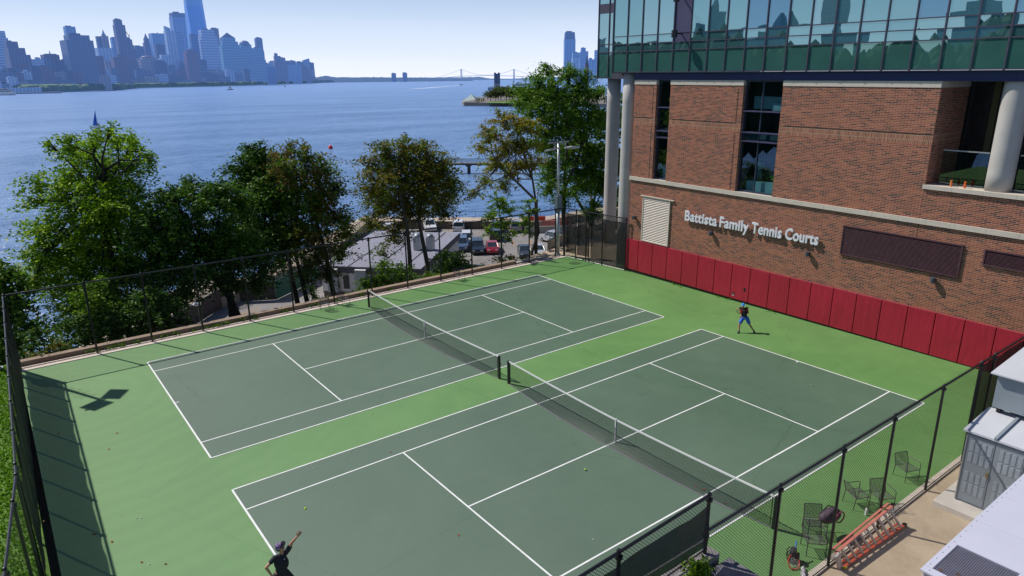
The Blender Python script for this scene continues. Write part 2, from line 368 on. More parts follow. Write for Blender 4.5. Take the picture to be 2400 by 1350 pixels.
# kerb strips on the river side
struct(MB().box(XL-.1, 17.0, 7.93, 8.46, -.3, .03), 'kerb_strip', plain('kerb_concrete', (.68, .58, .50), .85, var=.08))
struct(MB().box(XL-.1, 15.4, 8.46, 8.74, -.35, -.03), 'gravel_strip', plain('gravel', (.18, .14, .11), .95, scale=14, var=.7))
struct(MB().box(XL-.4, 12.6, 8.74, 9.12, -.5, .20), 'kerb_wall', plain('timber_kerb', (.30, .22, .16), .9, scale=2, var=.2))
struct(MB().box(12.6, 15.4, 8.74, 9.0, -.5, .06), 'kerb_wall', m_conc)
# landing outside the far corner
g = [at(1180, 640, 0), at(1270, 592, 0), at(1300, 592, 0), at(1440, 520, 0)]
struct(MB().prism([(12.7, 9.12), (15.4, 9.12), (15.4, 8.46), (17.0, 8.46), (17.25, 2.6), (34, 2.6), (34, 14), (22, 12.4), (18.0, 10.6), (15.4, 10.1)], -1.5, -.015), 'landing', m_coltan)
# yard outside the near fence
struct(MB().box(-5.4, 40, -34, -21.72, -.6, -.012), 'yard_paving', m_coltan)
struct(MB().box(-6, 17.3, -21.72, -21.52, -.3, .02), 'kerb_strip', plain('kerb_concrete2', (.55, .48, .40), .9))
# grass on the left
gr = plain('grass_turf', (.10, .20, .02), .9, c2=(.05, .11, .015), scale=2.2, var=.35)
struct(MB().box(-60, -16.95, -40, 9.5, -.6, -.03), 'lawn', gr)
m_blade = leafmat('grass_blades', (.06, .15, .012), (.13, .27, .02), (.24, .38, .05))
rng = np.random.default_rng(3)
m = MB()
for i in range(15000):
    x = -17.05-abs(rng.normal(0, 1.6)); y = rng.uniform(-15, 9.3); a = rng.uniform(0, PI); h = rng.uniform(.05, .13); s = .03
    dx, dy = math.cos(a)*s, math.sin(a)*s; t = rng.normal(0, .04, 2)
    m.add([(x-dx, y-dy, -.03), (x+dx, y+dy, -.03), (x+t[0], y+t[1], -.03+h)], [(0, 1, 2)])
tag(m.build('grass', m_blade), 'bright mown grass outside the left windscreen fence', 'grass', kind='stuff')

# hillside down to the riverfront
m = MB(); nx, ny = 70, 26; vs = []
for j in range(ny):
    for i in range(nx):
        x = -90+i*3.2; t = j/(ny-1); y = 9.05+t*26
        z = -.25-11.8*min(1, t*1.18)**.85+.35*math.sin(x*1.3+y)*(t > .02)*(t < .8)
        if x > 18: y = y+ min(22, (x-18)*.50)
        vs.append((x, y, z))
m.add(vs, [(j*nx+i, j*nx+i+1, (j+1)*nx+i+1, (j+1)*nx+i) for j in range(ny-1) for i in range(nx-1)])
struct(m, 'hillside', m_soil, smooth=True)
# far-right rising ground behind the building
struct(MB().prism([(20, 15), (34, 2.6), (140, -60), (220, 20), (130, 44), (60, 30), (30, 22)], -12.5, -2.4), 'hill', m_soil)

ZW = -13.5
A = lambda u, v, z: tuple(at(u, v, z)[:2])
prom_out = [A(0, 930, -10.7), A(250, 772, -10.7), A(445, 658, -10.7), A(580, 650, -10.7), A(850, 508, -10.7), A(1262, 510, -10.7), (92, 64), (150, 96), (230, 130)]
low = prom_out + [(260, 60), (140, -40), (30, 0), (-40, 10)]
struct(MB().prism(low[::-1], -16, -12.0), 'riverfront_ground', m_asph)
inner = [A(0, 985, -10.7), A(250, 830, -10.7), A(440, 715, -10.7), A(535, 693, -10.7), A(700, 622, -10.7), A(800, 575, -10.7), A(862, 518, -10.7), A(1262, 519, -10.7), (93, 61), (152, 90), (232, 122)]
struct(MB().prism((prom_out+inner[::-1])[::-1], -15.9, -10.7), 'promenade', m_tan)
struct(MB().prism([(60, 62), (92, 63.5), (112, 60), (84, 44), (62, 52)][::-1], -11.99, -11.94), 'road', plain('sandy_road', (.36, .30, .25), .9, scale=.3))
# inlet with dark water beside the low building
struct(MB().prism([A(868, 520, -11.9), A(925, 520, -11.9), A(905, 548, -11.9), A(770, 618, -11.9), A(735, 618, -11.9)], -11.99, -11.93), 'inlet_water', plain('inlet_water', (.05, .08, .11), .15))
# river
b = NB('river_water'); p = b.pos(); sp = b.n('ShaderNodeSeparateXYZ'); b.l(p, sp.inputs[0])
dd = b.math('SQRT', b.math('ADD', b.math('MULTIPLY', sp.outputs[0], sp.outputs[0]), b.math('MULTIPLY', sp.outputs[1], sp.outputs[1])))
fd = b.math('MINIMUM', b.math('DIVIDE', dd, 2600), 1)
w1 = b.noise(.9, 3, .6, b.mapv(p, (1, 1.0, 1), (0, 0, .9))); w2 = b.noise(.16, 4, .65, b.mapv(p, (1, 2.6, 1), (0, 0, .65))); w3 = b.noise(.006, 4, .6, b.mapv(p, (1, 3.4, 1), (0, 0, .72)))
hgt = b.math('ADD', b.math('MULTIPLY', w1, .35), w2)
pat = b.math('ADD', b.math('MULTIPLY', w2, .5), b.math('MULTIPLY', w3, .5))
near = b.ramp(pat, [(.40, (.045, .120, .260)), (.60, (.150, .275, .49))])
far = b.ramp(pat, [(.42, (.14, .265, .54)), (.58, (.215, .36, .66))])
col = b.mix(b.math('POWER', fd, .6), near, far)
sh = b.bsdf(col, .34, 0, .30, hgt, .9, .9)
m_water = b.done(sh)
m = MB()
R0 = 42000; cx, cy = 0, 0
rings = [0, 60, 150, 400, 1000, 2500, 6000, 14000, R0]; n = 64; vs = [(0, 0, ZW)]; fs = []
for r in rings[1:]:
    for k in range(n): vs.append((r*math.cos(2*PI*k/n), r*math.sin(2*PI*k/n), ZW))
for k in range(n): fs.append((0, 1+k, 1+(k+1) % n))
for i in range(len(rings)-2):
    for k in range(n): fs.append((1+i*n+k, 1+(i+1)*n+k, 1+(i+1)*n+(k+1) % n, 1+i*n+(k+1) % n))
m.add(vs, fs); struct(m, 'river', m_water)

# ================================================================== NETS
def net(cy, label):
    t = thing('tennis_net', label, 'tennis net', (0, cy, 0), 0, 'tennis nets strung across the two courts')
    for s in (-1, 1):
        MB().box(-.045, .045, s*6.4-.045, s*6.4+.045, 0, 1.07).build('post', m_black, t, world=False, bevel=.008)
    N = 64
    def top(y): return .914+(1.07-.914)*abs(y/6.4)**1.6
    def bx(y, k): return -.42*(1-(abs(y)/6.4)**2.2)*(1-k)**2.2*(1 if abs(y) > .05 else .9)
    m = MB(); vs = []; K = 8
    for j in range(K+1):
        for i in range(N+1):
            y = -6.33+12.66*i/N; k = j/K; z = .015+(top(y)-.05)*k
            vs.append((bx(y, k), y, z))
    m.add(vs, [(j*(N+1)+i, j*(N+1)+i+1, (j+1)*(N+1)+i+1, (j+1)*(N+1)+i) for j in range(K) for i in range(N)])
    o = m.build('netting', m_net, t, world=False)
    uvl = o.data.uv_layers[0].data; vi = [l.vertex_index for l in o.data.loops]
    for k, q in enumerate(vi): uvl[k].uv = (vs[q][1], vs[q][2])
    m = MB(); pts = [(y, top(y)) for y in np.linspace(-6.36, 6.36, 41)]
    for (y0, z0), (y1, z1) in zip(pts[:-1], pts[1:]):
        x = .011
        m.add([(-x, y0, z0-.062), (x, y0, z0-.062), (x, y0, z0), (-x, y0, z0), (-x, y1, z1-.062), (x, y1, z1-.062), (x, y1, z1), (-x, y1, z1)], [(0, 4, 7, 3), (1, 2, 6, 5), (3, 7, 6, 2), (0, 1, 5, 4)])
    m.build('top_band', m_white, t, world=False)
    m = MB(); m.box(-.03, .03, -.028, .028, .0, .93); m.build('centre_strap', plain('strap_webbing', (.62, .63, .62), .7), t, world=False)
    m = MB(); m.tube([(bx(y, 0)-.01, y, .02) for y in np.linspace(-6.33, 6.33, 50)], .014, 5); m.build('bottom_cord', plain('grey_cord', (.20, .18, .22), .7), t, world=False)
    for s in (-1, 1):
        MB().tube([(0, s*6.28, .05), (0, s*6.28, 1.02)], .011, 6).build('side_cord', m_black, t, world=False)
    MB().tube([(0, -6.4-.06, .75), (.03, -6.4-.11, .70)], .018, 6).build('crank', m_dkgrey, t, world=False)
net(0, 'black tennis net with white band on the court nearer the river')
net(CY2, 'black tennis net with white band on the court nearer the camera')

# ================================================================== FENCES
def fence(name, label, P0, P1, posts, H=3.6, z0=0, scr=None, scr_z=(.12, 3.42), smat=None, chain=m_chain, group=None, r=.04, fabric=True, drop=0):
    P0 = np.array(P0, float); P1 = np.array(P1, float)
    t = thing(name, label, 'fence', (P0[0], P0[1], z0), 0, group)
    d = (P1-P0); Ln = np.linalg.norm(d); d = d/Ln; nrm = np.array([-d[1], d[0]])
    def pt(s, z, o=0): return (P0[0]+d[0]*s+nrm[0]*o, P0[1]+d[1]*s+nrm[1]*o, z0+z)
    for s in posts:
        m = MB(); m.tube([pt(s, -drop), pt(s, H+.02)], r, 8); m.ball(pt(s, H+.03), r*1.25, 8, 5); o = m.build('post', m_black, t, smooth=False)
        MB().tube([pt(s, H-.13), pt(s, H-.07)], r*1.9, 8).build('clamp', m_black, o)
    MB().tube([pt(0, H), pt(Ln, H)], r*.85, 8).build('top_rail', m_black, t)
    MB().tube([pt(0, .06), pt(Ln, .06)], r*.4, 6).build('bottom_rail', m_black, t)
    if fabric:
        m = MB(); m.quad(pt(0, .03, .045), pt(Ln, .03, .045), pt(Ln, H+.05, .045), pt(0, H+.05, .045)); m.build('chain_link_mesh', chain, t)
    if scr:
        for a, c in scr:
            m = MB(); n = max(3, int((c-a)/.35)); vs = []; K = 5
            for j in range(K+1):
                for i in range(n+1):
                    q = a+(c-a)*i/n; k = j/K; z = scr_z[0]+(scr_z[1]-scr_z[0])*k-(.05*math.sin(PI*((q/1.22) % 1)) if j in (0, K) else 0)*(1 if j == K else -1)
                    vs.append(pt(q, z, .075+.02*math.sin(q*3.1+j)))
            m.add(vs, [(j*(n+1)+i, j*(n+1)+i+1, (j+1)*(n+1)+i+1, (j+1)*(n+1)+i) for j in range(K) for i in range(n)])
            m.build('windscreen', smat or m_screen, t)
    return t
FY = 8.22
fence('chain_link_fence', 'black chain-link fence along the river side in front of the trees', (-16.7, FY), (16.62, FY), [3.12+2.45*k for k in range(14) if 3.12+2.45*k < 33]+[0.0, 33.32], chain=m_chain_far, r=.048)
fence('windscreen_fence', 'tall dark windscreen fence at the left edge casting a wide shadow', (-16.72, 8.2), (-17.12, -10.1), [2.2*k+.1 for k in range(9)], scr=[(.1, 18.2)], scr_z=(.18, 3.27))
fence('side_fence', 'black chain-link fence turning away over the lawn at the left edge', (-17.12, -10.1), (-17.62, -15.5), [0, 1.3, 4.0])
fence('yard_fence', 'tall black chain-link fence between the near court and the concrete yard', (-5.85, -21.7), (8.28, -21.7), [0, 2.72, 5.56, 8.26, 11.35, 14.1], chain=m_chain)
t = fence('gate_fence', 'dark screened gate fence beside the grey machines at the right', (8.32, -21.7), (17.2, -21.7), [0.05, 1.12, 4.0, 6.6, 8.8], scr=[(.1, 8.8)], chain=m_chain)
B('push_bar', m_galv, t, (8.5, 9.3, -21.64, -21.60, 1.02, 1.12))
t = fence('corner_gate_fence', 'screened gate fence closing the far corner beside the concrete columns', (16.62, 8.1), (17.12, 2.45), [0, 1.1, 2.05, 2.35, 3.55, 5.6], scr=[(.05, 1.05), (1.15, 2.3), (2.4, 5.55)], smat=m_screen_thin, scr_z=(.3, 3.3))
# low fence on the planted terrace near the camera
ft = fence('terrace_fence', 'low screened fence standing on the stone terrace at bottom centre', (-5.86, -21.72), (-11.5, -21.95), [0, 2.72, 5.3], H=1.36, z0=3.12, scr=[(0.05, 5.4)], scr_z=(.22, 1.22), drop=0)
# terrace
struct(MB().box(-16, -6.2, -34, -21.9, -.5, 3.0), 'terrace_soil', m_soil)
struct(MB().box(-6.2, -5.42, -34, -22.02, -.5, 2.96), 'terrace_paving', plain('grey_pavers', (.14, .13, .15), .85, scale=6, var=.35))
struct(MB().box(-16, -5.6, -21.9, -21.60, -.5, 3.08), 'terrace_wall', plain('grey_granite', (.22, .20, .20), .8, scale=5, var=.3))

# ================================================================== BUILDING
TILT = math.atan(.008)
BO = (17.3, 2.5, 0.0)
bld = thing('sports_building', 'brick building with a green glass upper storey beside the courts', 'building', BO)
bld.rotation_euler = (TILT, 0, 0)
def P(name, mat, *boxes, parent=None, **k): return B(name, mat, parent or bld, *boxes, **k)
X = 17.30; YE = -34.0
# brick walls: base wall with louvre openings, piers above the ledge
P('brick_wall', m_brick, (X, X+.4, YE, 2.5, 0, 6.2))
P('brick_wall', m_brick, (X, X+.4, .70, 2.5, 6.43, 9.71), (X, X+.4, .70, 2.5, 10.16, 12.18))
P('brick_wall', m_brick, (X, X+.4, -5.48, -.40, 6.43, 9.71), (X, X+.4, -5.48, -.40, 10.16, 12.18))
P('brick_wall', m_brick, (X, X+.4, -15.42, -7.84, 6.43, 9.71), (X, X+.4, -15.42, -7.84, 10.16, 12.18))
P('brick_wall', m_brick, (X+.4, 20.3, -15.42, -15.02, 6.43, 9.71), (X+.4, 20.3, -15.42, -15.02, 10.16, 12.18))
P('brick_parapet', m_brick, (X, X+.4, YE, -15.43, 6.43, 7.80))
e = .012
P('soldier_band', m_soldier, (X+e, X+.4, .70, 2.5, 9.71, 10.16), (X+e, X+.4, -5.48, -.40, 9.71, 10.16), (X+e, X+.4, -15.42, -7.84, 9.71, 10.16), (X+.4, 20.3, -15.41, -15.02, 9.71, 10.16))
# shadow joints of the recessed panels
dj = plain('dark_joint', (.02, .015, .015), .9)
P('panel_joint', dj, (X-.004, X+.01, .93, .97, 6.45, 9.6), (X-.004, X+.01, .93, .97, 10.2, 12.0), (X-.004, X+.01, -5.18, -5.14, 6.45, 9.6), (X-.004, X+.01, -5.18, -5.14, 10.2, 12.0),
  (X-.004, X+.01, .97, 2.5, 10.17, 10.20), (X-.004, X+.01, -5.14, -.65, 10.17, 10.20), (X-.004, X+.01, -15.4, -8.1, 10.17, 10.20), (X-.003, X+.01, -1.16, -1.14, 5.3, 6.2), (X-.003, X+.01, -15.45, -15.43, 5.5, 6.2))
# stone coping and ledge, in separate blocks with fine joints
cop = []
for a, c in ((.70, 2.5), (-5.48, -.40), (-15.42, -7.84)):
    y = c
    while y > a+.05:
        y2 = max(a, y-1.05); cop.append((X-.03, X+.42, y2+.008, y, 12.18, 12.45)); y = y2
y = -15.0
P('stone_coping', m_stone, *cop, (X+.42, 20.3, -15.45, -15.0, 12.18, 12.45))
led = []; y = 2.55
while y > YE:
    led.append((X-.09, X+.42, y-1.212, y, 6.2, 6.43)); y -= 1.22
P('stone_ledge', m_stone, *led)
led = []; y = -15.36
while y > YE:
    led.append((X-.10, X+.75, y-1.212, y, 7.80, 7.98)); y -= 1.22
P('balcony_coping', m_stone, *led)
# soffit, navy fascia, upper volume
P('fascia', m_navy, *[(X-.02, X+.4, 2.6-1.22*(k+1)+.006, 2.6-1.22*k, 12.47, 12.90) for k in range(30)])
P('fascia', m_navy, (17.75, 18.0, 2.7, 5.0, 12.53, 12.86))
P('soffit', plain('soffit_panel', (.05, .05, .075), .6), (17.72, 42, YE, 5.0, 12.50, 12.88), (21.6, 42, 5.0, 10.2, 12.50, 12.88))
P('drip_trim', m_mull, (X-.24, X-.05, YE, 4.30, 12.855, 12.90), (X-.05, X+.3, YE, 2.62, 12.452, 12.468))
P('upper_core', plain('dark_interior', (.03, .035, .04), .9), (17.5, 42, YE, 4.2, 12.93, 24), (21.7, 42, 4.2, 10.1, 12.93, 24))
GX = 17.08; YG = 4.30; SP = 1.223
rowz = [(12.93, 14.14), (14.14, 14.59), (14.59, 15.05), (15.05, 18.3), (18.3, 21.5)]
for k in range(28):
    y1 = YG-SP*k; y0 = y1-SP
    m = MB(); rr = random.Random(k*5+1)
    for j, (z0, z1) in enumerate(rowz):
        m.cm = 1 if j == 0 else 0
        if j >= 3: m.cm = 3 if k in (8, 9, 15, 18) else (2 if k in (2, 3, 11) and j == 3 else 0)
        if k == 4 and j >= 2: m.cm = 4
        tx = rr.uniform(-.006, .006); ty = rr.uniform(-.004, .004)
        m.quad((GX+tx, y1-.02, z0+.02), (GX-tx, y0+.02, z0+.02), (GX-tx+ty, y0+.02, z1-.02), (GX+tx+ty, y1-.02, z1-.02))
    o = m.build('glass_bay', [m_cw, m_spand, m_cw2, m_cw3, m_mauve], bld)
    m = MB(); m.box(GX-.06, GX+.05, y0-.028, y0+.028, 12.9, 21.5)
    for j, (z0, z1) in enumerate(rowz):
        if k == 4 and j >= 3: continue
        m.box(GX-.045, GX+.04, y0+.028, y1-.028, z0-.022, z0+.022)
    m.build('mullion', m_mull, o)
P('corner_mullion', m_mull, (GX-.06, GX+.4, YG-.02, YG+.05, 12.9, 21.5))
# set-back glass volume at the far end
sx = 21.5
m = MB(); sy = [4.8, 6.6, 8.05, 9.15, 10.24]
for j, (z0, z1) in enumerate([(12.53, 14.3), (14.3, 14.85), (14.85, 17.0), (17.6, 21)]):
    for a, c in zip(sy[:-1], sy[1:]):
        m.cm = 1 if j == 0 else 2; m.quad((sx, c-.02, z0+.02), (sx, a+.02, z0+.02), (sx, a+.02, z1-.02), (sx, c-.02, z1-.02))
o = m.build('glass_bay', [m_cw, m_spand, m_cw2], bld)
m = MB()
for y in sy: m.box(sx-.06, sx+.05, y-.03, y+.03, 12.5, 21)
for z in (12.51, 14.3, 14.85): m.box(sx-.045, sx+.04, 4.8, 10.24, z-.03, z+.03)
m.box(sx-.03, sx+.04, 4.8, 10.24, 17.0, 17.6); m.build('mullion', m_mull, o)
P('side_wall', m_spand, (21.56, 42, 10.15, 10.26, 12.5, 21))
P('roof', m_dkgrey, (17.0, 42, YE, 4.3, 21.52, 22), (21.4, 42, 4.3, 10.3, 21.52, 22))
# columns
def column(x, y, z0, z1, r):
    m = MB(); zs = np.linspace(z0, z1, 8)
    m.tube([(x, y, z) for z in zs], r, 40)
    o = m.build('column', m_colwall, bld)
    for p in o.data.polygons: p.use_smooth = abs(p.normal.z) < .5
column(17.85, 3.36, -.05, 12.88, .50); column(22.5, 9.45, -.05, 12.5, .50); column(17.86, -18.1, 7.98, 12.88, .50); column(17.9, -28, 7.98, 12.88, .5)
# windows with room behind
def window(y0, y1, muls, trans):
    fx = X+.26
    m = MB(); m.quad((fx, y1, 6.5), (fx, y0, 6.5), (fx, y0, 12.4), (fx, y1, 12.4)); o = m.build('window', m_win, bld)
    m = MB(); m.box(fx-.05, fx+.05, y0, y0+.06, 6.43, 12.45); m.box(fx-.05, fx+.05, y1-.06, y1, 6.43, 12.45); m.box(fx-.05, fx+.05, y0+.06, y1-.06, 6.43, 6.53); m.box(fx-.05, fx+.05, y0+.06, y1-.06, 12.37, 12.45)
    for y in muls: m.box(fx-.06, fx+.04, y-.025, y+.025, 6.53, 12.37)
    m.build('frame', plain('dark_blue_frame', (.03, .045, .075), .4), o)
    for z in trans: MB().box(fx-.22, fx+.03, y0+.06, y1-.06, z-.04, z+.02).build('sunshade', m_mauve, o)
window(-.40, .70, [], [9.05, 9.45, 10.1+.75]); window(-7.84, -5.48, [-6.55], [9.25, 9.72, 10.85])
rm = plain('room_wall', (.10, .13, .15), .9)
P('interior', rm, (20.9, 21.1, -14.9, 2.4, 6.3, 12.4), (17.75, 20.9, -14.9, 2.4, 6.3, 6.42), (17.75, 20.9, -14.9, 2.4, 9.3, 9.6), (17.75, 20.9, -3.0, -2.8, 6.42, 12.4), (17.72, 20.9, 2.2, 2.4, 6.42, 12.4), (17.72, 21.0, -14.9, 2.4, 12.4, 12.48))
P('low_cabinet', plain('pale_cabinet', (.5, .62, .6), .6), (17.75, 18.2, -7.8, -5.9, 6.44, 7.05), (17.75, 18.1, -.38, .2, 6.44, 7.1), (18.2, 18.6, -7.8, -5.6, 10.95, 11.6), (17.75, 18.0, -7.8, -7.0, 10.9, 11.3))
for yy, zz in ((.35, 7.0), (-.25, 11.35), (-7.65, 7.3)):
    m = MB(); rg = np.random.default_rng(int(abs(yy)*10))
    for i in range(160):
        c = np.array([17.95, yy, zz])+rg.normal(0, .12, 3); d1, d2 = rg.normal(0, .05, 3), rg.normal(0, .05, 3); m.quad(c-d1, c+d2, c+d1, c-d2)
    o = m.build('indoor_plant', leafmat('indoor_leaf', (.05, .15, .02), (.12, .3, .04), (.3, .5, .1)), bld)
    MB().tube([(17.95, yy, zz-.38), (17.95, yy, zz-.08)], [.08, .11], 10).build('plant_pot', m_stone, o)
# balcony
P('balcony_floor', m_conc, (17.75, 24, YE, -15.43, 7.5, 7.78)); P('balcony_back_wall', plain('dark_glazing', (.012, .014, .016), .2), (20.3, 20.5, YE, -15.02, 7.78, 12.5))
P('curtain_panel', plain('yellow_curtain', (.09, .075, .03), .8), (20.2, 20.28, -17.6, -17.1, 7.9, 12.4), (20.2, 20.28, -16.7, -16.45, 7.9, 12.4))
P('balcony_mullion', m_black, *[(20.22, 20.3, y, y+.07, 7.8, 12.5) for y in (-15.6, -16.8, -18.2, -19.6, -21)])
for y0, y1 in ((-17.52, -15.7), (-20.5, -18.66), (-23.4, -20.56)):
    m = MB(); m.quad((17.95, y1, 8.0), (17.95, y0, 8.0), (17.95, y0, 9.48), (17.95, y1, 9.48)); o = m.build('glass_railing', m_rail, bld)
    MB().box(17.91, 17.99, y0, y1, 9.48, 9.53).build('handrail', m_galv, o)
# louvres
def louver(name, mat, y0, y1, z0, z1, n, frame=True, fm=None):
    back = P(name, plain('louver_back', (.03, .02, .022), .9) if mat is m_maroon else plain('cream_back', (.48, .41, .35), .9), (X-.012, X+.01, y0, y1, z0, z1))
    m = MB(); h = (z1-z0)/n
    for k in range(n):
        z = z0+k*h; m.add([(X-.07, y0+.03, z+.01), (X-.07, y1-.03, z+.01), (X-.014, y1-.03, z+h*.8), (X-.014, y0+.03, z+h*.8)], [(0, 3, 2, 1)])
    m.build('slat', mat, back)
    m = MB(); m.box(X-.08, X-.013, y0-.03, y0+.03, z0, z1); m.box(X-.08, X-.013, y1-.03, y1+.03, z0, z1); m.box(X-.085, X-.013, y0-.03, y1+.03, z0-.05, z0); m.box(X-.085, X-.013, y0-.03, y1+.03, z1, z1+.05)
    m.build('frame', mat, back); return back
l1 = louver('louver', m_cream, -.92, 1.28, 2.39, 5.2, 26); louver('louver', m_maroon, -17.41, -12.03, 4.12, 5.5, 26); louver('louver', m_maroon, -23.6, -18.3, 4.9, 5.5, 12)
P('louver_hood', m_cream, (X-.12, X-.005, -1.25, 1.5, 5.27, 5.31))
# wall lamps
for y in (1.95, -4.19, -10.35, -16.49):
    m = MB(); m.tube([(X-.17, y, 3.66), (X-.17, y, 3.88)], .11, 18); o = m.build('wall_lamp', plain('slate_lamp', (.07, .08, .10), .4), bld)
    MB().box(X-.1, X, y-.06, y+.06, 3.7, 3.84).build('bracket', m_dkgrey, o)
for z in (14.82, 16.72):
    m = MB(); m.tube([(GX-.62, -1.15, z-.03), (GX-.62, -1.15, z+.36)], .17, 20); o = m.build('cylinder_light', m_black, bld)
    MB().tube([(GX-.5, -1.15, z+.2), (GX, -1.15, z+.2)], .05, 8).build('bracket', m_black, o)
    MB().tube([(GX-.62, -1.15, z-.035), (GX-.62, -1.15, z-.025)], .12, 20).build('lens', plain('lamp_lens', (.1, .1, .1), .2), o)

# crimson padding: one run of panels fixed along the foot of the wall
pad = thing('wall_padding', 'crimson wall padding in tall panels along the foot of the brick wall', 'wall padding', BO); pad.rotation_euler = (TILT, 0, 0)
for k in range(20):
    y1 = 2.69-1.222*k; y0 = y1-1.222
    o = B('pad', m_red, pad, (X-.10, X-.012, y0+.012, y1-.012, .2, 2.24), bevel=.025)
    B('top_flap', m_redl, o, (X-.105, X-.01, y0+.014, y1-.014, 2.243, 2.262))
    if k == 7:
        B('outlet_cutout', m_black, o, (X-.112, X-.102, y1-.28, y1-.14, .44, .60), (X-.112, X-.102, y1-1.0, y1-.88, .82, 1.02))
        B('outlet_cover', m_white, o, (X-.118, X-.104, y1-.28, y1-.14, .40, .425), (X-.118, X-.104, y1-.23, y1-.20, .5, .53))
B('foot_strip', plain('foot_strip', (.05, .035, .03), .9), bld, (X-.03, X-.002, YE, 2.6, 0.003, .17))

# lettering
sg = thing('wall_sign', 'white metal letters reading Battista Family Tennis Courts on the brick wall', 'sign', BO); sg.rotation_euler = (TILT, 0, 0)
m_letter = plain('letter_paint', (.74, .75, .80), .4, var=.03)
def word(txt, y0, y1, z, cap=.585):
    cu = bpy.data.curves.new('word', 'FONT'); cu.body = txt; cu.size = cap/.70; cu.extrude = .045; cu.offset = .019; cu.space_character = 1.06
    tmp = bpy.data.objects.new('tmp', cu); COL.objects.link(tmp); bpy.context.view_layer.update()
    me = bpy.data.meshes.new_from_object(tmp.evaluated_get(bpy.context.evaluated_depsgraph_get())); bpy.data.objects.remove(tmp)
    V = np.zeros(len(me.vertices)*3); me.vertices.foreach_get('co', V); V = V.reshape(-1, 3)
    w0, w1 = V[:, 0].min(), V[:, 0].max(); sc = (y0-y1)/(w1-w0)
    Wd = np.stack([X-.13-V[:, 2]-BO[0], y0-(V[:, 0]-w0)*sc-BO[1], z+V[:, 1]-BO[2]], 1)
    me.vertices.foreach_set('co', Wd.ravel()); me.materials.clear(); me.materials.append(m_letter); me.update()
    o = bpy.data.objects.new('word', me); COL.objects.link(o); o.parent = sg; o['label'] = 'white raised letters reading '+txt; ORG[o.name] = np.array(BO)
    return o
word('Battista', -2.24, -4.58, 4.28); word('Family', -4.77, -6.72, 4.29)
word('Tennis', -6.91, -8.76, 4.31); word('Courts', -8.98, -10.85, 4.33)

# ================================================================== TREES
def leaf_cloud(rng, blobs, n, size, clump=.46, flat=.75, per=42):
    """leaf quads gathered in sprays over the shell of every crown lobe"""
    vol = np.array([b[3]**2.2 for b in blobs]); cnt = (n*vol/vol.sum()).astype(int)
    Cc = []
    for b, k in zip(blobs, cnt):
        c = np.array(b[:3]); r = b[3]; nc = max(3, k//per)
        d = rng.normal(size=(nc, 3)); d /= np.linalg.norm(d, axis=1)[:, None]
        rad = r*(rng.uniform(.35, 1.12, nc)**.65)
        cc = c + d*rad[:, None]*np.array([1, 1, flat+.1])
        # each spray is a drooping bough along the outward direction
        q = np.repeat(cc, per, axis=0); dd = np.repeat(d, per, axis=0); t = rng.normal(.1, clump*1.25, len(q))
        q = q + dd*np.array([1, 1, .35])*t[:, None] + rng.normal(0, clump*.30, (len(q), 3)) - np.array([0, 0, 1])*(np.abs(t)*.22)[:, None]
        Cc.append(q)
    c = np.concatenate(Cc); N = len(c)
    a = rng.normal(size=(N, 3)); a[:, 2] *= .45; a /= np.linalg.norm(a, axis=1)[:, None]
    up = rng.normal(size=(N, 3))*.75+np.array([0, 0, 1.0]); b_ = np.cross(up, a); b_ /= np.linalg.norm(b_, axis=1)[:, None]
    s = size*rng.uniform(.6, 1.25, N)[:, None]
    v = np.empty((N, 4, 3)); v[:, 0] = c-a*s; v[:, 1] = c+b_*s*.5-a*s*.1; v[:, 2] = c+a*s; v[:, 3] = c-b_*s*.5-a*s*.1
    return v.reshape(-1, 3)
def leaf_obj(name, V, mat, parent):
    n = len(V)//4; V = V-ORG[parent.name]
    me = bpy.data.meshes.new(name); me.vertices.add(n*4); me.vertices.foreach_set('co', V.astype(np.float32).ravel())
    me.loops.add(n*4); me.loops.foreach_set('vertex_index', np.arange(n*4, dtype=np.int32)); me.polygons.add(n); me.polygons.foreach_set('loop_start', np.arange(0, n*4, 4, dtype=np.int32))
    me.materials.append(mat); me.update(calc_edges=True)
    o = bpy.data.objects.new(name, me); COL.objects.link(o); o.parent = parent; ORG[o.name] = ORG[parent.name]; return o
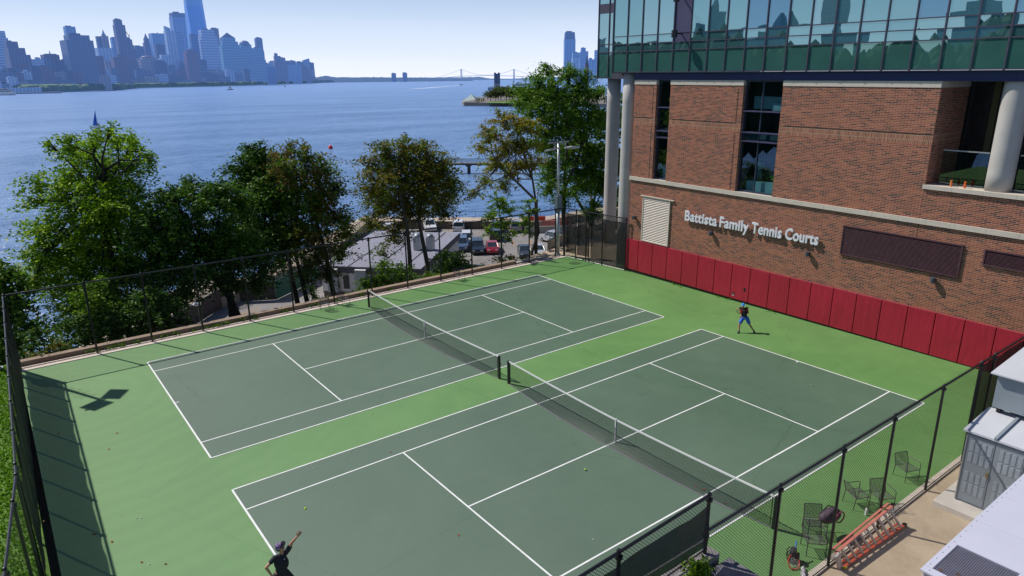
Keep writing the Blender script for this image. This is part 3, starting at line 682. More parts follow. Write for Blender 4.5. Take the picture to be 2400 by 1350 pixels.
def tree(name, label, Y, blobs, trunks, n, mat, bark=None, size=.13, seed=1, root=None, spread=1.6, group=None, cat='tree', clump=.42, tr=.17):
    rng = np.random.default_rng(seed); bb = []
    for q in blobs:
        yy = Y+(q[3] if len(q) > 3 else rng.uniform(-spread, spread)); p = aty(q[0], q[1], yy); D = float((p-CAM)@CF); bb.append((p[0], p[1], p[2], q[2]*D/FPX))
    tp = []
    for path in trunks: tp.append([aty(u, v, Y) for u, v in path])
    zb = root if root is not None else -.25-11.8*min(1, (max(0, Y-9.05)/26)*1.18)**.85
    base = tp[0][0] if tp else np.array(bb[0][:3]); lean = (tp[0][1]-tp[0][0]) if tp and len(tp[0]) > 1 else np.array([0, 0, 1.])
    k = (zb-base[2])/max(.3, lean[2]); k = max(k, -12/np.linalg.norm(lean)); b0 = np.array([base[0]+lean[0]*k*.35, base[1], min(zb, base[2])-.2])
    t = thing(name, label, cat, (b0[0], b0[1], b0[2]+.2), 0, group)
    m = MB()
    for path in tp:
        pts = [b0 if path is tp[0] or np.linalg.norm(path[0]-tp[0][0]) < 1.0 else np.array([path[0][0], path[0][1], b0[2]])]+path
        L = len(pts); m.tube(pts, [tr*1.35*(1-.62*i/(L-1)) for i in range(L)], 9)
        end = path[-1]; st = path[-2] if len(path) > 1 else path[0]
        for bbl in bb:
            c = np.array(bbl[:3])
            src = [st, end, (st+end)/2][rng.integers(3)]
            if np.linalg.norm(c-end) > 6.5 and len(tp) > 1: continue
            mid = (src+c)/2+rng.normal(0, .25, 3)+np.array([0, 0, .15]); m.tube([src, mid, c], [tr*.42, tr*.25, tr*.1], 6)
            for w_ in range(5):
                d = rng.normal(size=3); d /= np.linalg.norm(d); m.tube([c*.6+mid*.4, c+d*bbl[3]*.45+rng.normal(0, .1, 3), c+d*bbl[3]*.95], [tr*.16, tr*.1, .012], 4)
    m.build('trunk', bark or m_bark, t, smooth=True)
    leaf_obj('crown', leaf_cloud(rng, bb, n, size, clump), mat, t)
    return t
lf_bright = leafmat('leaf_bright', (.045, .105, .010), (.17, .31, .020), (.42, .55, .045), tr=.38)
lf_dark = leafmat('leaf_dark', (.018, .048, .008), (.055, .125, .018), (.16, .29, .04), tr=.25)
lf_mid = leafmat('leaf_mid', (.034, .080, .010), (.10, .20, .024), (.25, .38, .05), tr=.33)
lf_tip = leafmat('leaf_tip', (.034, .080, .010), (.11, .20, .024), (.25, .36, .05), (.20, .13, .03), .22, tr=.33)
lf_rust = leafmat('leaf_rust', (.038, .072, .010), (.13, .18, .022), (.27, .32, .04), (.24, .18, .03), .22, tr=.33)
lf_gold = leafmat('leaf_gold', (.08, .12, .012), (.25, .29, .025), (.42, .43, .04), (.30, .22, .04), .28, tr=.38)
lf_big = leafmat('leaf_big', (.030, .075, .010), (.10, .21, .022), (.26, .40, .045), tr=.32)
lf_lime = leafmat('leaf_lime', (.04, .10, .008), (.12, .23, .015), (.24, .36, .03), tr=.35)

tree('maple_tree', 'tall bright green tree at the left with ragged crown above the river', 19.5,
     [(255,305,20),(215,325,26),(275,325,24),(165,340,28),(112,330,16),(308,345,30),(355,375,16),(336,355,14),(215,390,65),(292,410,46),(325,455,20),(88,432,28),(150,455,50),(245,480,70),(75,470,22),(320,520,55),(105,545,48),(190,560,70),(270,590,65),(90,600,35),(140,640,65),(230,670,70),(310,640,50),(70,660,25),(180,740,60),(270,740,60)],
     [[(285, 860), (275, 740), (262, 620), (250, 500), (245, 400)]], 62000, lf_bright, size=.118, seed=11, spread=2.0, tr=.24)
tree('maple_tree', 'broad dark maple with a forked trunk behind the kerb', 16.6,
     [(405,470,45),(440,440,28),(470,470,45),(520,455,38),(560,480,35),(385,540,55),(455,560,65),(540,560,60),(600,560,45),(370,620,50),(440,640,60),(530,630,55),(610,620,40),(345,560,40),(420,700,30),(360,690,35),(600,660,30)],
     [[(560, 748), (537, 695), (515, 668), (496, 640), (470, 560)], [(540, 700), (536, 660), (533, 620), (540, 540)]], 46000, lf_dark, size=.125, seed=12, tr=.21, spread=1.3)
tree('maple_tree', 'dense dark green tree with a straight tall crown left of the slender tree', 20.5,
     [(600,362,32),(578,400,36),(625,410,38),(590,450,45),(645,470,42),(575,500,40),(620,540,45),(660,550,40),(640,390,28)],
     [[(700, 722), (684, 649), (677, 604), (640, 520), (615, 430)]], 30000, lf_dark, size=.13, seed=13, tr=.17)
tree('ash_tree', 'tall slender tree with rust tipped leaves in the middle of the river side row', 18.5,
     [(680,350,26),(655,385,32),(720,365,32),(760,395,32),(690,420,45),(745,440,48),(660,470,40),(790,440,25),(710,500,55),(780,500,40),(810,540,28),(690,560,45),(750,570,50),(800,590,28),(660,600,35),(720,630,35),(765,640,25)],
     [[(782, 690), (768, 620), (762, 587), (735, 500), (710, 410)], [(722, 716), (706, 649), (693, 600), (690, 500)]], 36000, lf_tip, size=.11, seed=14, tr=.16)
tree('ash_tree', 'round crowned tree with rusty brown leaves right of the middle of the row', 19.0,
     [(900,355,28),(945,350,38),(1000,365,40),(1040,385,32),(870,385,28),(880,430,40),(940,420,60),(1010,430,52),(1055,440,28),(890,480,38),(960,480,50),(1030,478,36),(868,525,18),(925,545,28),(1045,500,16),(895,590,16)],
     [[(962, 650), (960, 600), (955, 540), (940, 460), (935, 400)], [(1002, 622), (990, 560), (982, 520), (995, 420)]], 42000, lf_rust, m_barkl, size=.11, seed=15, tr=.17)
tree('locust_tree', 'thin leaning tree with golden green leaves left of the floodlight pole', 18.0,
     [(1180,280,26),(1145,315,26),(1215,290,28),(1130,345,18),(1180,340,34),(1230,340,30),(1160,385,26),(1115,450,14),(1135,425,18),(1210,395,28),(1250,380,22),(1180,435,20),(1245,300,24),(1100,460,10)],
     [[(1246, 592), (1262, 545), (1258, 490), (1248, 420), (1225, 350)], [(1256, 470), (1215, 430), (1170, 390)]], 15000, lf_gold, m_barkl, size=.11, seed=16, tr=.13, clump=.34, spread=1.0)
tree('maple_tree', 'big bright maple with a high crown beside the glass corner', 22.5,
     [(1288,165,20),(1262,190,22),(1330,170,24),(1370,180,20),(1235,215,24),(1300,215,36),(1350,225,38),(1400,215,24),(1255,255,34),(1310,280,46),(1370,290,46),(1410,280,30),(1280,330,40),(1340,360,46),(1395,370,40),(1300,400,36),(1360,430,38),(1410,440,26),(1215,205,12),(1215,240,14),(1320,460,26),(1285,440,20),(1390,490,24)],
     [[(1321, 560), (1320, 500), (1322, 430), (1330, 330), (1325, 240)], [(1322, 440), (1352, 380), (1375, 300)]], 64000, lf_big, size=.125, seed=17, tr=.19, spread=1.6)
tree('sapling', 'young bright green sapling below the thin golden tree', 11.6, [(1165,470,20),(1190,490,22),(1150,500,18),(1178,525,20),(1150,545,14),(1190,550,16)], [[(1178, 640), (1175, 560), (1170, 490)]], 3200, lf_lime, size=.10, seed=18, tr=.06, spread=.6, clump=.25)
tree('sapling', 'small leafy sapling just left of the floodlight pole', 12.6, [(1238,475,14),(1248,500,16),(1228,515,16),(1240,540,14)], [[(1242, 620), (1240, 560), (1238, 500)]], 1500, lf_mid, size=.10, seed=19, tr=.05, spread=.4, clump=.2)
tree('maple_tree', 'dark tree behind the pale columns', 24.0, [(1395,330,40),(1440,300,40),(1455,370,40),(1420,420,40),(1460,450,36),(1380,400,30),(1475,250,36),(1440,500,30)], [[(1400, 560), (1372, 500), (1345, 455), (1365, 400)], [(1400, 560), (1385, 500), (1402, 430)]], 12000, lf_mid, size=.18, seed=20, root=-2.6, tr=.18)
tree('maple_tree', 'leafy tree cropped by the left edge below the tall tree', 15.5, [(10,640,30),(35,700,34),(5,740,34),(50,760,26),(-20,680,40),(20,800,36),(-30,780,40)], [[(22, 900), (24, 800), (18, 700)]], 8000, lf_mid, size=.15, seed=21, tr=.12)
def shrub(label, Y, blobs, n, mat, seed, size=.10, name='shrub', clump=.22, zb=None):
    rng = np.random.default_rng(seed); bb = []
    for q in blobs: p = aty(q[0], q[1], Y+rng.uniform(-.5, .5)); D = float((p-CAM)@CF); bb.append((*p, q[2]*D/FPX))
    c0 = np.mean([b_[:3] for b_ in bb], 0); lowz = min(b_[2]-b_[3] for b_ in bb); g0 = -.25-11.8*min(1, (max(0, Y-9.05)/26)*1.18)**.85 if zb is None else zb
    t = thing(name, label, 'shrub', (c0[0], c0[1], g0)); m = MB()
    for b_ in bb: m.tube([(c0[0], c0[1], g0-.1), ((c0[0]+b_[0])/2, (c0[1]+b_[1])/2, (g0+b_[2])/2+.1), b_[:3]], [.05, .035, .012], 5)
    m.build('stem', m_bark, t); leaf_obj('foliage', leaf_cloud(rng, bb, n, size, clump, per=16), mat, t); return t
shrub('yellow green climber hanging in the dark undergrowth at the left', 12.0, [(215,670,22),(195,700,22),(230,720,22),(200,745,20)], 2600, lf_lime, 31)
shrub('dark undergrowth below the tall left tree', 11.5, [(240,770,40),(300,760,40),(350,750,36),(190,800,24),(270,800,22),(330,790,22)], 4200, lf_dark, 32, .13)
shrub('pale flowering undergrowth beside the dark trunks at the left', 11.0, [(170,760,24),(90,780,20),(120,805,20),(70,820,16)], 1700, lf_dark, 33)
shrub('rust brown seedheads just behind the kerb at the left', 10.0, [(88,835,12),(130,825,12),(135,805,9),(245,785+20,9),(150,830,10)], 1300, lf_rust, 34, .08)
shrub('blue green leafy clump behind the kerb at the left', 10.0, [(165,825,14),(155,812,10),(172,835,10)], 900, lf_mid, 35, .08)
shrub('dark shrubs and slim stems between the left trees', 12.2, [(370,740,28),(400,720,26),(330,720,30),(420,750,16),(385,770,14),(350,700,30)], 4200, lf_dark, 36, .12)
shrub('bright yellow green bush in front of the low building', 11.4, [(860,662,18),(885,655,20),(905,672,16),(870,680,16),(900,650,16)], 2400, lf_lime, 37)
shrub('dark green bush under the rusty tree', 11.2, [(935,640,26),(900,625,20),(960,660,22),(985,670,18),(925,675,18)], 3600, lf_mid, 38)
shrub('round green bush in front of the parked cars', 13.0, [(1045,608,22),(1072,606,18),(1040,630,26),(1085,630,24),(1060,650,24)], 5000, lf_mid, 39, .11)
shrub('weedy bush with rusty patch behind the third fence bay from the corner', 11.2, [(1180,612,16),(1190,630,18),(1160,640,20),(1205,610,14),(1140,630,12)], 2400, lf_tip, 40)
shrub('dark bush with white flowers behind the single court chair', 10.4, [(1105,650,16),(1125,640,16),(1090,665,12),(1140,655,10)], 1800, lf_dark, 41)
shrub('low green undergrowth under the rusty tree trunks', 10.3, [(1000,655,14),(1025,655,12),(975,670,12),(945,680,14),(850,690,14),(815,700,12),(880,690,12)], 2800, lf_lime, 42, .09)
shrub('small leafy shoot on the trunk foot of the middle tree', 12.8, [(735,690,10),(728,675,9),(740,700,8)], 500, lf_mid, 43, .09)
shrub('long hedge bank beyond the left trees near the water', 22.0, [(30,860,30),(0,840,30),(80,860,24)], 2500, lf_dark, 44, .18, clump=.4)
# weeds along the kerb
for i, (u, s_) in enumerate([(215, .9), (262, 1.2), (285, 1.3), (330, .8), (375, .9), (405, .7), (470, .7), (505, .9), (530, 1.2), (560, 1.0), (590, .9), (675, .9), (735, .6), (800, 1.1), (850, 1.0), (915, .7)]):
    p = aty(u, 0, 8.6); xx = None
    for v in range(560, 900):
        q = aty(u, v, 8.6)
        if q[2] <= 0: xx = q; break
    rg = np.random.default_rng(100+i); bb = [(xx[0]+rg.uniform(-.3, .3), 8.6, .07, .11*s_) for _ in range(3)]
    t = thing('weed', 'tuft of bright green weeds growing along the timber kerb', 'weed', (xx[0], 8.6, -.03), 0, 'weed tufts along the kerb')
    leaf_obj('leaves', leaf_cloud(rg, bb, 130, .05, .07, per=8), lf_lime, t)
for i, y in enumerate((-1.6, -2.2, -4.9, -5.6, -8.6)):
    rg = np.random.default_rng(130+i); t = thing('weed', 'small weed tuft in the joint below the crimson padding', 'weed', (17.2, y, 0), 0, 'weed tufts below the padding')
    leaf_obj('leaves', leaf_cloud(rg, [(17.18, y, .05, .07), (17.15, y-.2, .04, .06)], 60, .04, .05, per=6), lf_lime, t)
p = at(1630, 1338, 3.0)
t = thing('weed', 'green plant in the terrace bed at the bottom edge', 'plant', (p[0], p[1], 3.0))
leaf_obj('leaves', leaf_cloud(np.random.default_rng(9), [(p[0], p[1]-.05, 3.12, .16), (p[0]-.2, p[1]-.1, 3.1, .14), (p[0]+.05, p[1]-.25, 3.1, .14)], 900, .05, .09, per=9), lf_lime, t)

# ================================================================== LIGHT POLES
def pole(x, y, label, rot=0):
    t = thing('floodlight_pole', label, 'floodlight pole', (x, y, 0))
    H = 8.2; ca, sa = math.cos(rot), math.sin(rot)
    def rp(px, py, pz): return (x+(px-x)*ca-(py-y)*sa, y+(px-x)*sa+(py-y)*ca, pz)
    MB().tube([(x, y, 0), (x, y, 3.3)], [.14, .13], 12).build('pole', m_galv, t, smooth=True)
    MB().tube([(x, y, 3.3), (x, y, H)], [.10, .075], 12).build('upper_pole', m_galv, t, smooth=True)
    MB().box(x-.23, x+.23, y-.20, y+.16, 3.3, 4.42).build('control_box', plain('slate_box', (.11, .15, .17), .45), t, bevel=.02)
    MB().tube([rp(x-.95, y, H+.03), rp(x+.95, y, H+.03)], .05, 8).build('cross_arm', m_galv, t)
    m = MB()
    for k in range(9):
        z = 4.8+k*.3; s = -1 if k % 2 else 1; m.tube([(x, y, z), (x+s*.38, y, z)], .012, 5)
    for k in range(9):
        z = 4.75+k*.3; s = 1 if k % 2 else -1; m.tube([(x, y, z), (x+s*.3, y-.05, z)], .012, 5)
    m.build('climbing_pegs', m_galv, t)
    for s in (-1, 1):
        R_ = Matrix.Rotation(rot, 3, 'Z') @ Matrix.Rotation(s*.18, 3, 'Z') @ Matrix.Rotation(-.20, 3, 'X') @ Matrix.Rotation(s*.12, 3, 'Y')
        m = MB(); m.obox(rp(x+s*(.92 if not rot else .52), y-.42, H-.36), (.88, .72, .11), M=R_); o = m.build('floodlight', m_galv, t, bevel=.02)
        m = MB(); m.obox(rp(x+s*(.92 if not rot else .52), y-.42, H-.425), (.76, .60, .02), M=R_); m.build('lens', plain('pale_lens', (.5, .52, .54), .3), o)
        MB().tube([rp(x+s*.25, y, H), rp(x+s*.55, y-.2, H-.25)], .035, 6).build('bracket', m_galv, o)
    MB().tube([(x, y, -.02), (x, y, .05)], .24, 14).build('base_plate', m_galv, t)
pole(16.54, 8.80, 'grey floodlight pole with two lamp heads at the far corner of the courts')
pole(-17.55, 9.05, 'grey floodlight pole just outside the left edge whose shadow falls on the court', .75)

# ================================================================== YARD AND COURTSIDE THINGS
m_chairm = mesh_mat('chair_mesh', (.085, .075, .09), .03, .0085)
m_chairf = plain('grey_brown_tube', (.07, .065, .075), .4, .3)
def chair():
    t = thing('patio_chair', '', 'chair')
    w_, d_, h = .27, .25, .42
    for sx_ in (-1, 1):
        m = MB(); m.tube([(sx_*w_, -d_, 0), (sx_*w_, -d_, .64), (sx_*w_, -d_+.06, .67), (sx_*w_, d_-.02, .67)], .013, 6); m.build('front_leg', m_chairf, t, world=False)
        m = MB(); m.tube([(sx_*w_, d_+.06, 0), (sx_*w_, d_, h), (sx_*w_*.95, d_+.12, .80)], .013, 6); m.build('rear_leg', m_chairf, t, world=False)
    m = MB(); m.tube([(-w_, -d_, h), (w_, -d_, h), (w_, d_, h-.02), (-w_, d_, h-.02), (-w_, -d_, h)], .011, 6); m.build('seat_frame', m_chairf, t, world=False)
    MB().quad((-w_, -d_, h), (w_, -d_, h), (w_, d_, h-.02), (-w_, d_, h-.02)).build('seat', m_chairm, t, world=False)
    m = MB(); m.tube([(-w_*.95, d_+.12, .80), (w_*.95, d_+.12, .80)], .013, 6); m.build('back_rail', m_chairf, t, world=False)
    o = MB().quad((-w_, d_, h), (w_, d_, h), (w_*.95, d_+.12, .80), (-w_*.95, d_+.12, .80)).build('backrest', m_chairm, t, world=False)
    return t
c0 = chair()
chairs = [((-.02, -21.12), -.75, 'mesh patio chair right beside the backpack with the red racket'), ((.72, -20.72), -.75, 'mesh patio chair behind the racket bag'),
          ((3.55, -21.25), -.55, 'mesh patio chair beyond the ladder end, nearest the fence'), ((3.05, -20.75), 1.1, 'mesh patio chair turned away behind another chair near the ladder end'),
          ((5.75, -21.0), -.4, 'mesh patio chair standing alone nearest the grey machine cabinet'),
          ((-2.15, 7.72), 2.9, 'left chair of the pair at the river fence near the net post'), ((-.95, 7.75), .25, 'right chair of the pair at the river fence near the net post'),
          ((7.15, 7.75), .1, 'single mesh chair at the river fence near the far baseline')]
for i, (xy, rz, lab) in enumerate(chairs):
    c = c0 if i == 0 else copy_tree(c0)
    c.location = (xy[0], xy[1], 0); c.rotation_euler = (0, 0, rz+PI*(i in (0, 1, 2, 4))*0); c['label'] = lab; c['group'] = 'mesh patio chairs around the courts'; ORG[c.name] = np.array((*xy, 0.)); c.scale = (.94, .94, .94)

def racket_parts(t, p0, p1, nrm, fr, grip, sc=1.0):
    """racket from butt p0 to head tip p1"""
    p0, p1, nrm = Vector(p0), Vector(p1), Vector(nrm).normalized(); d = (p1-p0).normalized(); L = (p1-p0).length; s = d.cross(nrm).normalized()
    MB().tube([p0, p0+d*L*.30], .017*sc, 8).build('grip', grip, t)
    c = p0+d*(L*.745); a, b_ = L*.245, L*.19
    ring = [c+d*a*math.cos(q)+s*b_*math.sin(q) for q in np.linspace(0, 2*PI, 25)]
    MB().tube(ring, .0125*sc, 6, cap=False).build('head_frame', fr, t)
    for k in (-1, 1): MB().tube([p0+d*L*.30, c-d*a*.72+s*b_*.65*k], .011*sc, 6).build('throat', fr, t)
    m = MB()
    for q in np.linspace(-.85, .85, 12): w_ = a*math.sqrt(1-q*q); m.tube([c+s*b_*q-d*w_, c+s*b_*q+d*w_], .0016, 3); w2 = b_*math.sqrt(1-q*q); m.tube([c+d*a*q-s*w2, c+d*a*q+s*w2], .0016, 3)
    m.build('strings', plain('pale_strings', (.5, .5, .45), .5), t)
m_rred = plain('red_racket_paint', (.55, .03, .02), .3); m_blueg = plain('blue_grip', (.02, .16, .42), .6); m_orange = plain('orange_racket_paint', (.70, .16, .05), .35)
# backpack + racket
bp = thing('backpack', 'dark backpack standing on the court beside the patio chair', 'backpack', (-.85, -21.0, 0), .5)
m = MB(); m.obox((0, 0, .2), (.32, .20, .40), taper=.8); m.build('bag', plain('black_nylon', (.022, .022, .026), .75), bp, world=False, bevel=.06)
m = MB(); m.obox((0, -.13, .15), (.25, .08, .22), taper=.85); m.build('pocket', plain('black_nylon2', (.03, .03, .036), .75), bp, world=False, bevel=.03)
for s_ in (-1, 1): MB().tube([(s_*.08, .10, .37), (s_*.09, .17, .25), (s_*.09, .11, .05)], .014, 6).build('strap', m_black, bp, world=False)
rk = thing('tennis_racket', 'red framed racket with blue grip leaning on the backpack', 'racket', (-1.0, -21.15, 0))
racket_parts(rk, (-.62, -20.93, .50), (-1.18, -21.22, .02), (-.45, -.6, .65), m_rred, m_blueg, 1.2)
# big racket bag on the second chair
rb = thing('racket_bag', 'large speckled black and pink racket bag on the second chair', 'bag', (.98, -20.98, .46), -.2)
m = MB(); m.ball((0, 0, .17), 1, 18, 10, (.40, .20, .22)); m.build('bag', plain('speckled_bag', (.10, .06, .09), .7, c2=(.01, .012, .016), scale=9, var=.5), rb, world=False, smooth=True)
m = MB(); m.tube([(.18+.16*math.cos(a), -.19, .17+.17*math.sin(a)) for a in np.linspace(0, 2*PI, 18)], .02, 6); m.build('racket_cover', plain('pink_trim', (.30, .05, .09), .6), rb, world=False)
for s_ in (-.12, .1): MB().tube([(-.3, s_, .27), (0, s_, .44), (.3, s_, .28)], .018, 6).build('handle', m_black, rb, world=False)
# towel
tw = thing('towel', 'rolled white and grey towel at the foot of the fence', 'towel', (-1.15, -21.5, .0), .55)
m = MB(); rr_ = random.Random(5)
m.tube([(-.28+.07*k, .015*math.sin(k*2.1), .065) for k in range(9)], [.03+.035*math.sin(PI*(k+.6)/9.2) for k in range(9)], 10); m.build('cloth', plain('speckled_towel', (.62, .60, .64), .9, c2=(.12, .11, .13), scale=12, var=.3), tw, world=False, smooth=True)
bt = thing('water_bottle', 'clear white bottle beyond the middle of the ladder', 'bottle', (2.75, -21.2, 0))
MB().tube([(2.75, -21.2, 0), (2.75, -21.2, .2), (2.75, -21.2, .25)], [.04, .04, .02], 10).build('bottle', m_white, bt); MB().tube([(2.75, -21.2, .25), (2.75, -21.2, .28)], .02, 8).build('cap', m_dkgrey, bt)
# stepladder lying on its side against the fence
ld = thing('stepladder', 'faded orange stepladder lying on its side against the yard fence', 'ladder', (0, -21.9, 0))
m_fib = plain('faded_orange_fibreglass', (.60, .20, .15), .6, scale=2, var=.15); m_fib2 = plain('orange_fibreglass', (.42, .085, .05), .55)
A0, A1 = np.array((-.28, -21.84, .50)), np.array((2.80, -21.84, .64)); B0, B1 = np.array((-.02, -22.0, .04)), np.array((3.02, -22.16, .06))
def rail(p, q, w_, h, mat, nm, off=(0, 0, 0)):
    p = Vector(p)+Vector(off); q = Vector(q)+Vector(off); d = q-p; z = math.atan2(d.y, d.x); yv = -math.atan2(d.z, math.hypot(d.x, d.y)); m = MB(); m.obox((p+q)/2, (d.length, w_, h), z, yv); return m.build(nm, mat, ld, bevel=.006)
rail(A0, A1, .085, .03, m_fib, 'side_rail'); rail(A0, A1, .06, .028, m_fib, 'rear_rail', (0, .10, .035)); rail(B0, B1, .085, .03, m_fib2, 'side_rail'); rail(B0, B1, .06, .028, m_fib2, 'rear_rail', (.0, .14, .0))
m_alu = plain('aluminium_step', (.42, .37, .33), .45, .4)
for k in range(9):
    s_ = (k+.75)/9.3; p = A0+(A1-A0)*s_; q = B0+(B1-B0)*s_; m = MB(); d = Vector(q-p); n1 = Vector((1, 0, 0)); n2 = d.normalized().cross(n1).normalized()
    a = Vector(p); b_ = Vector(q); hw = .045
    m.add([a-n1*hw, a+n1*hw, b_+n1*hw, b_-n1*hw, a-n1*hw+n2*.03, a+n1*hw+n2*.03, b_+n1*hw+n2*.03, b_-n1*hw+n2*.03], [(0,1,2,3),(7,6,5,4),(0,4,5,1),(1,5,6,2),(2,6,7,3),(3,7,4,0)]); m.build('step', m_alu, ld)
    if k % 2 == 0: MB().tube([p+np.array([0, .13, 0]), q+np.array([0, .15, .02])], .012, 6).build('rear_bar', m_alu, ld)
m = MB(); m.obox((-.22, -21.93, .27), (.17, .07, .60), 0, -.45); m.build('top_cap', plain('weathered_cap', (.46, .42, .38), .8, scale=8, var=.2), ld, bevel=.015)
for p in (A1, B1): m = MB(); m.obox(p+np.array((.05, 0, 0)), (.12, .1, .07)); m.build('rubber_foot', m_black, ld)
m = MB(); m.obox((-.02, -22.03, .03), (.1, .07, .04)); m.build('yellow_foot', plain('yellow_plastic', (.6, .5, .03), .5), ld)
# generator cabinet
struct(MB().box(4.82, 12, -26.5, -22.18, -.012, .16), 'machine_slab', plain('pale_slab', (.60, .55, .48), .85, scale=1.5))
m_genv = plain('grey_vent', (.38, .42, .46), .4, .1)
gc = thing('generator_cabinet', 'grey metal cabinet with louvred doors behind the yard fence', 'generator', (5.45, -22.53, .16))
B('cabinet', m_gen, gc, (5.45, 9.6, -25.6, -22.53, .17, 2.46), bevel=.01)
m = MB(); m.add([(5.36, -25.7, 2.47), (5.36, -22.45, 2.47), (7.2, -22.45, 2.62), (7.2, -25.7, 2.62), (5.36, -25.7, 2.53), (5.36, -22.45, 2.53), (7.2, -22.45, 2.68), (7.2, -25.7, 2.68)], [(0,1,2,3),(7,6,5,4),(0,4,5,1),(1,5,6,2),(2,6,7,3),(3,7,4,0)]); o = m.build('roof_panel', m_genl, gc)
m = MB(); m.add([(5.34, -23.33, 2.53), (5.34, -23.25, 2.53), (7.2, -23.25, 2.685), (7.2, -23.33, 2.685), (5.34, -23.33, 2.59), (5.34, -23.25, 2.59), (7.2, -23.25, 2.745), (7.2, -23.33, 2.745)], [(0,1,2,3),(7,6,5,4),(0,4,5,1),(1,5,6,2),(2,6,7,3),(3,7,4,0)]); m.build('roof_rib', m_gen, gc)
for k in range(3):
    y1 = -22.56-.76*k; y0 = y1-.73
    d_ = B('door', m_gen, gc, (5.425, 5.448, y0, y1, .24, 2.40), bevel=.004)
    for (za, zb) in ((.50, .86), (.90, 1.22), (1.52, 1.84), (1.88, 2.24)):
        for q in range(4):
            yy = y1-.12-q*.155
            m = MB()
            for s_ in range(9):
                z = za+(zb-za)*s_/9; m.add([(5.424, yy-.10, z), (5.424, yy, z), (5.408, yy, z+.03), (5.408, yy-.10, z+.03)], [(0, 1, 2, 3)]); m.add([(5.424, yy-.10, z+.034), (5.424, yy, z+.034), (5.408, yy, z+.03), (5.408, yy-.10, z+.03)], [(3, 2, 1, 0)])
            m.build('vent', m_genv, d_)
    MB().box(5.38, 5.424, y1-.71, y1-.66, 1.24, 1.40).build('latch', plain('brass_latch', (.25, .17, .06), .5), d_)
B('conduit', m_galv, gc, (5.40, 5.44, -22.58, -22.55, .2, 2.4))
ex = thing('exhaust_housing', 'grey box housing standing above the generator cabinet', 'machine', (6.85, -22.55, 2.7))
B('housing', m_gen, ex, (6.9, 9.2, -25.2, -22.6, 2.84, 3.92)); m = MB(); m.add([(6.72, -25.4, 3.93), (6.72, -22.45, 3.93), (9.4, -22.45, 4.10), (9.4, -25.4, 4.10), (6.72, -25.4, 3.97), (6.72, -22.45, 3.97), (9.4, -22.45, 4.14), (9.4, -25.4, 4.14)], [(0,1,2,3),(7,6,5,4),(0,4,5,1),(1,5,6,2),(2,6,7,3),(3,7,4,0)]); m.build('lid', m_genl, ex)
for y in (-22.75, -24.9): MB().box(7.0, 9.1, y-.05, y+.05, 2.66, 2.84).build('skid', m_black, ex)
# large air handling unit
un = thing('air_handling_unit', 'large lilac white rooftop style unit with a grille in the bottom right corner', 'machine', (-1.30, -24.22, 0))
B('casing', m_unit, un, (-1.30, 5.05, -27.5, -24.25, .1, 1.98), bevel=.02)
B('top_sheet', m_unit, un, (-1.36, .98-.01, -25.0+.0, -24.20, 1.985, 2.02)) if False else None
for k in range(4):
    x0 = .98+1.2*k if k else -1.36
    pass
for (x0, x1, y0, y1) in ((-1.36, -1.12, -27.5, -24.2), (-1.117, .21, -24.36, -24.2), (.213, 1.6, -27.5, -24.2), (1.605, 3.3, -27.5, -24.2), (3.305, 5.1, -27.5, -24.2), (-1.117, .21, -25.75, -25.62)):
    B('top_sheet', m_unit, un, (x0, x1, y0, y1, 1.985, 2.03))
B('fan_well', plain('dark_well', (.03, .03, .04), .8), un, (-1.12, .21, -25.62, -24.36, 1.983, 1.987)); B('fan_well', plain('dark_well', (.03, .03, .04), .8), un, (-1.12, .21, -27.4, -25.75, 1.983, 1.987))
for (ya, yb) in ((-25.62, -24.36), (-27.4, -25.75)):
    m = MB()
    for q in np.arange(-1.12+.02, .21, .035): m.box(q, q+.007, ya, yb, 2.012, 2.018)
    for q in np.arange(ya+.02, yb, .045): m.box(-1.12, .21, q, q+.008, 2.020, 2.026)
    m.build('grille', plain('grille_wire', (.30, .30, .40), .5, .3), un)
m = MB()
for (x, y) in [(-1.24, -24.35-.3*k) for k in range(9)]+[(-1.0+.32*k, -24.27) for k in range(18)]: m.ball((x, y, 2.032), .012, 6, 4)
m.build('screws', m_dkgrey, un)
for i, (u, v) in enumerate([(2205, 1337), (2245, 1346)]):
    p = at(u, v, 2.03); t = thing('fallen_leaf', 'dry brown leaf lying on the unit grille', 'leaf', (p[0], p[1], 2.03), 0, 'dry leaves on the grille')
    MB().add([(-.06, 0, .01), (0, .03, .03), (.06, 0, .008), (0, -.03, .02)], [(0, 1, 2, 3)]).build('blade', plain('dry_leaf', (.20, .09, .03), .9), t, world=False)
# leaves, balls and litter on the courts
rg = np.random.default_rng(77)
lv = [(274,1015),(137,1016),(255,1053),(103,1222),(221,1252),(262,1270),(1075,1255),(1650,1148),(915,1060),(1700,1180),(332,1318),(388,1322),(1630,1140)]
ml = plain('dry_leaf_red', (.24, .10, .05), .9)
for i, (u, v) in enumerate(lv):
    p = at(u, v, .0); t = thing('fallen_leaf', 'small dry leaf lying on the court surface', 'leaf', (p[0], p[1], .012), rg.uniform(0, 6), 'dry leaves scattered on the courts')
    s_ = rg.uniform(.05, .085); MB().add([(-s_, 0, 0), (0, s_*.55, .02), (s_, 0, .004), (0, -s_*.55, .012)], [(0, 1, 2, 3)]).build('blade', ml, t, world=False)
for i, (u, v) in enumerate([(352,950),(384,950),(390,975),(236,1131),(331,1214),(320,1215),(285,1207),(1390,1265),(1900,902),(350,1323),(735,1098)]):
    p = at(u, v, 0); o = MB().ball((0, 0, .012), .016, 6, 4, (1.4, 1, .7)).build('debris', m_white, None); o.location = (p[0], p[1], .005); tag(o, 'white speck of litter on the court surface', 'litter', 'white specks on the courts')
m_ballc = plain('tennis_ball_felt', (.48, .68, .04), .9)
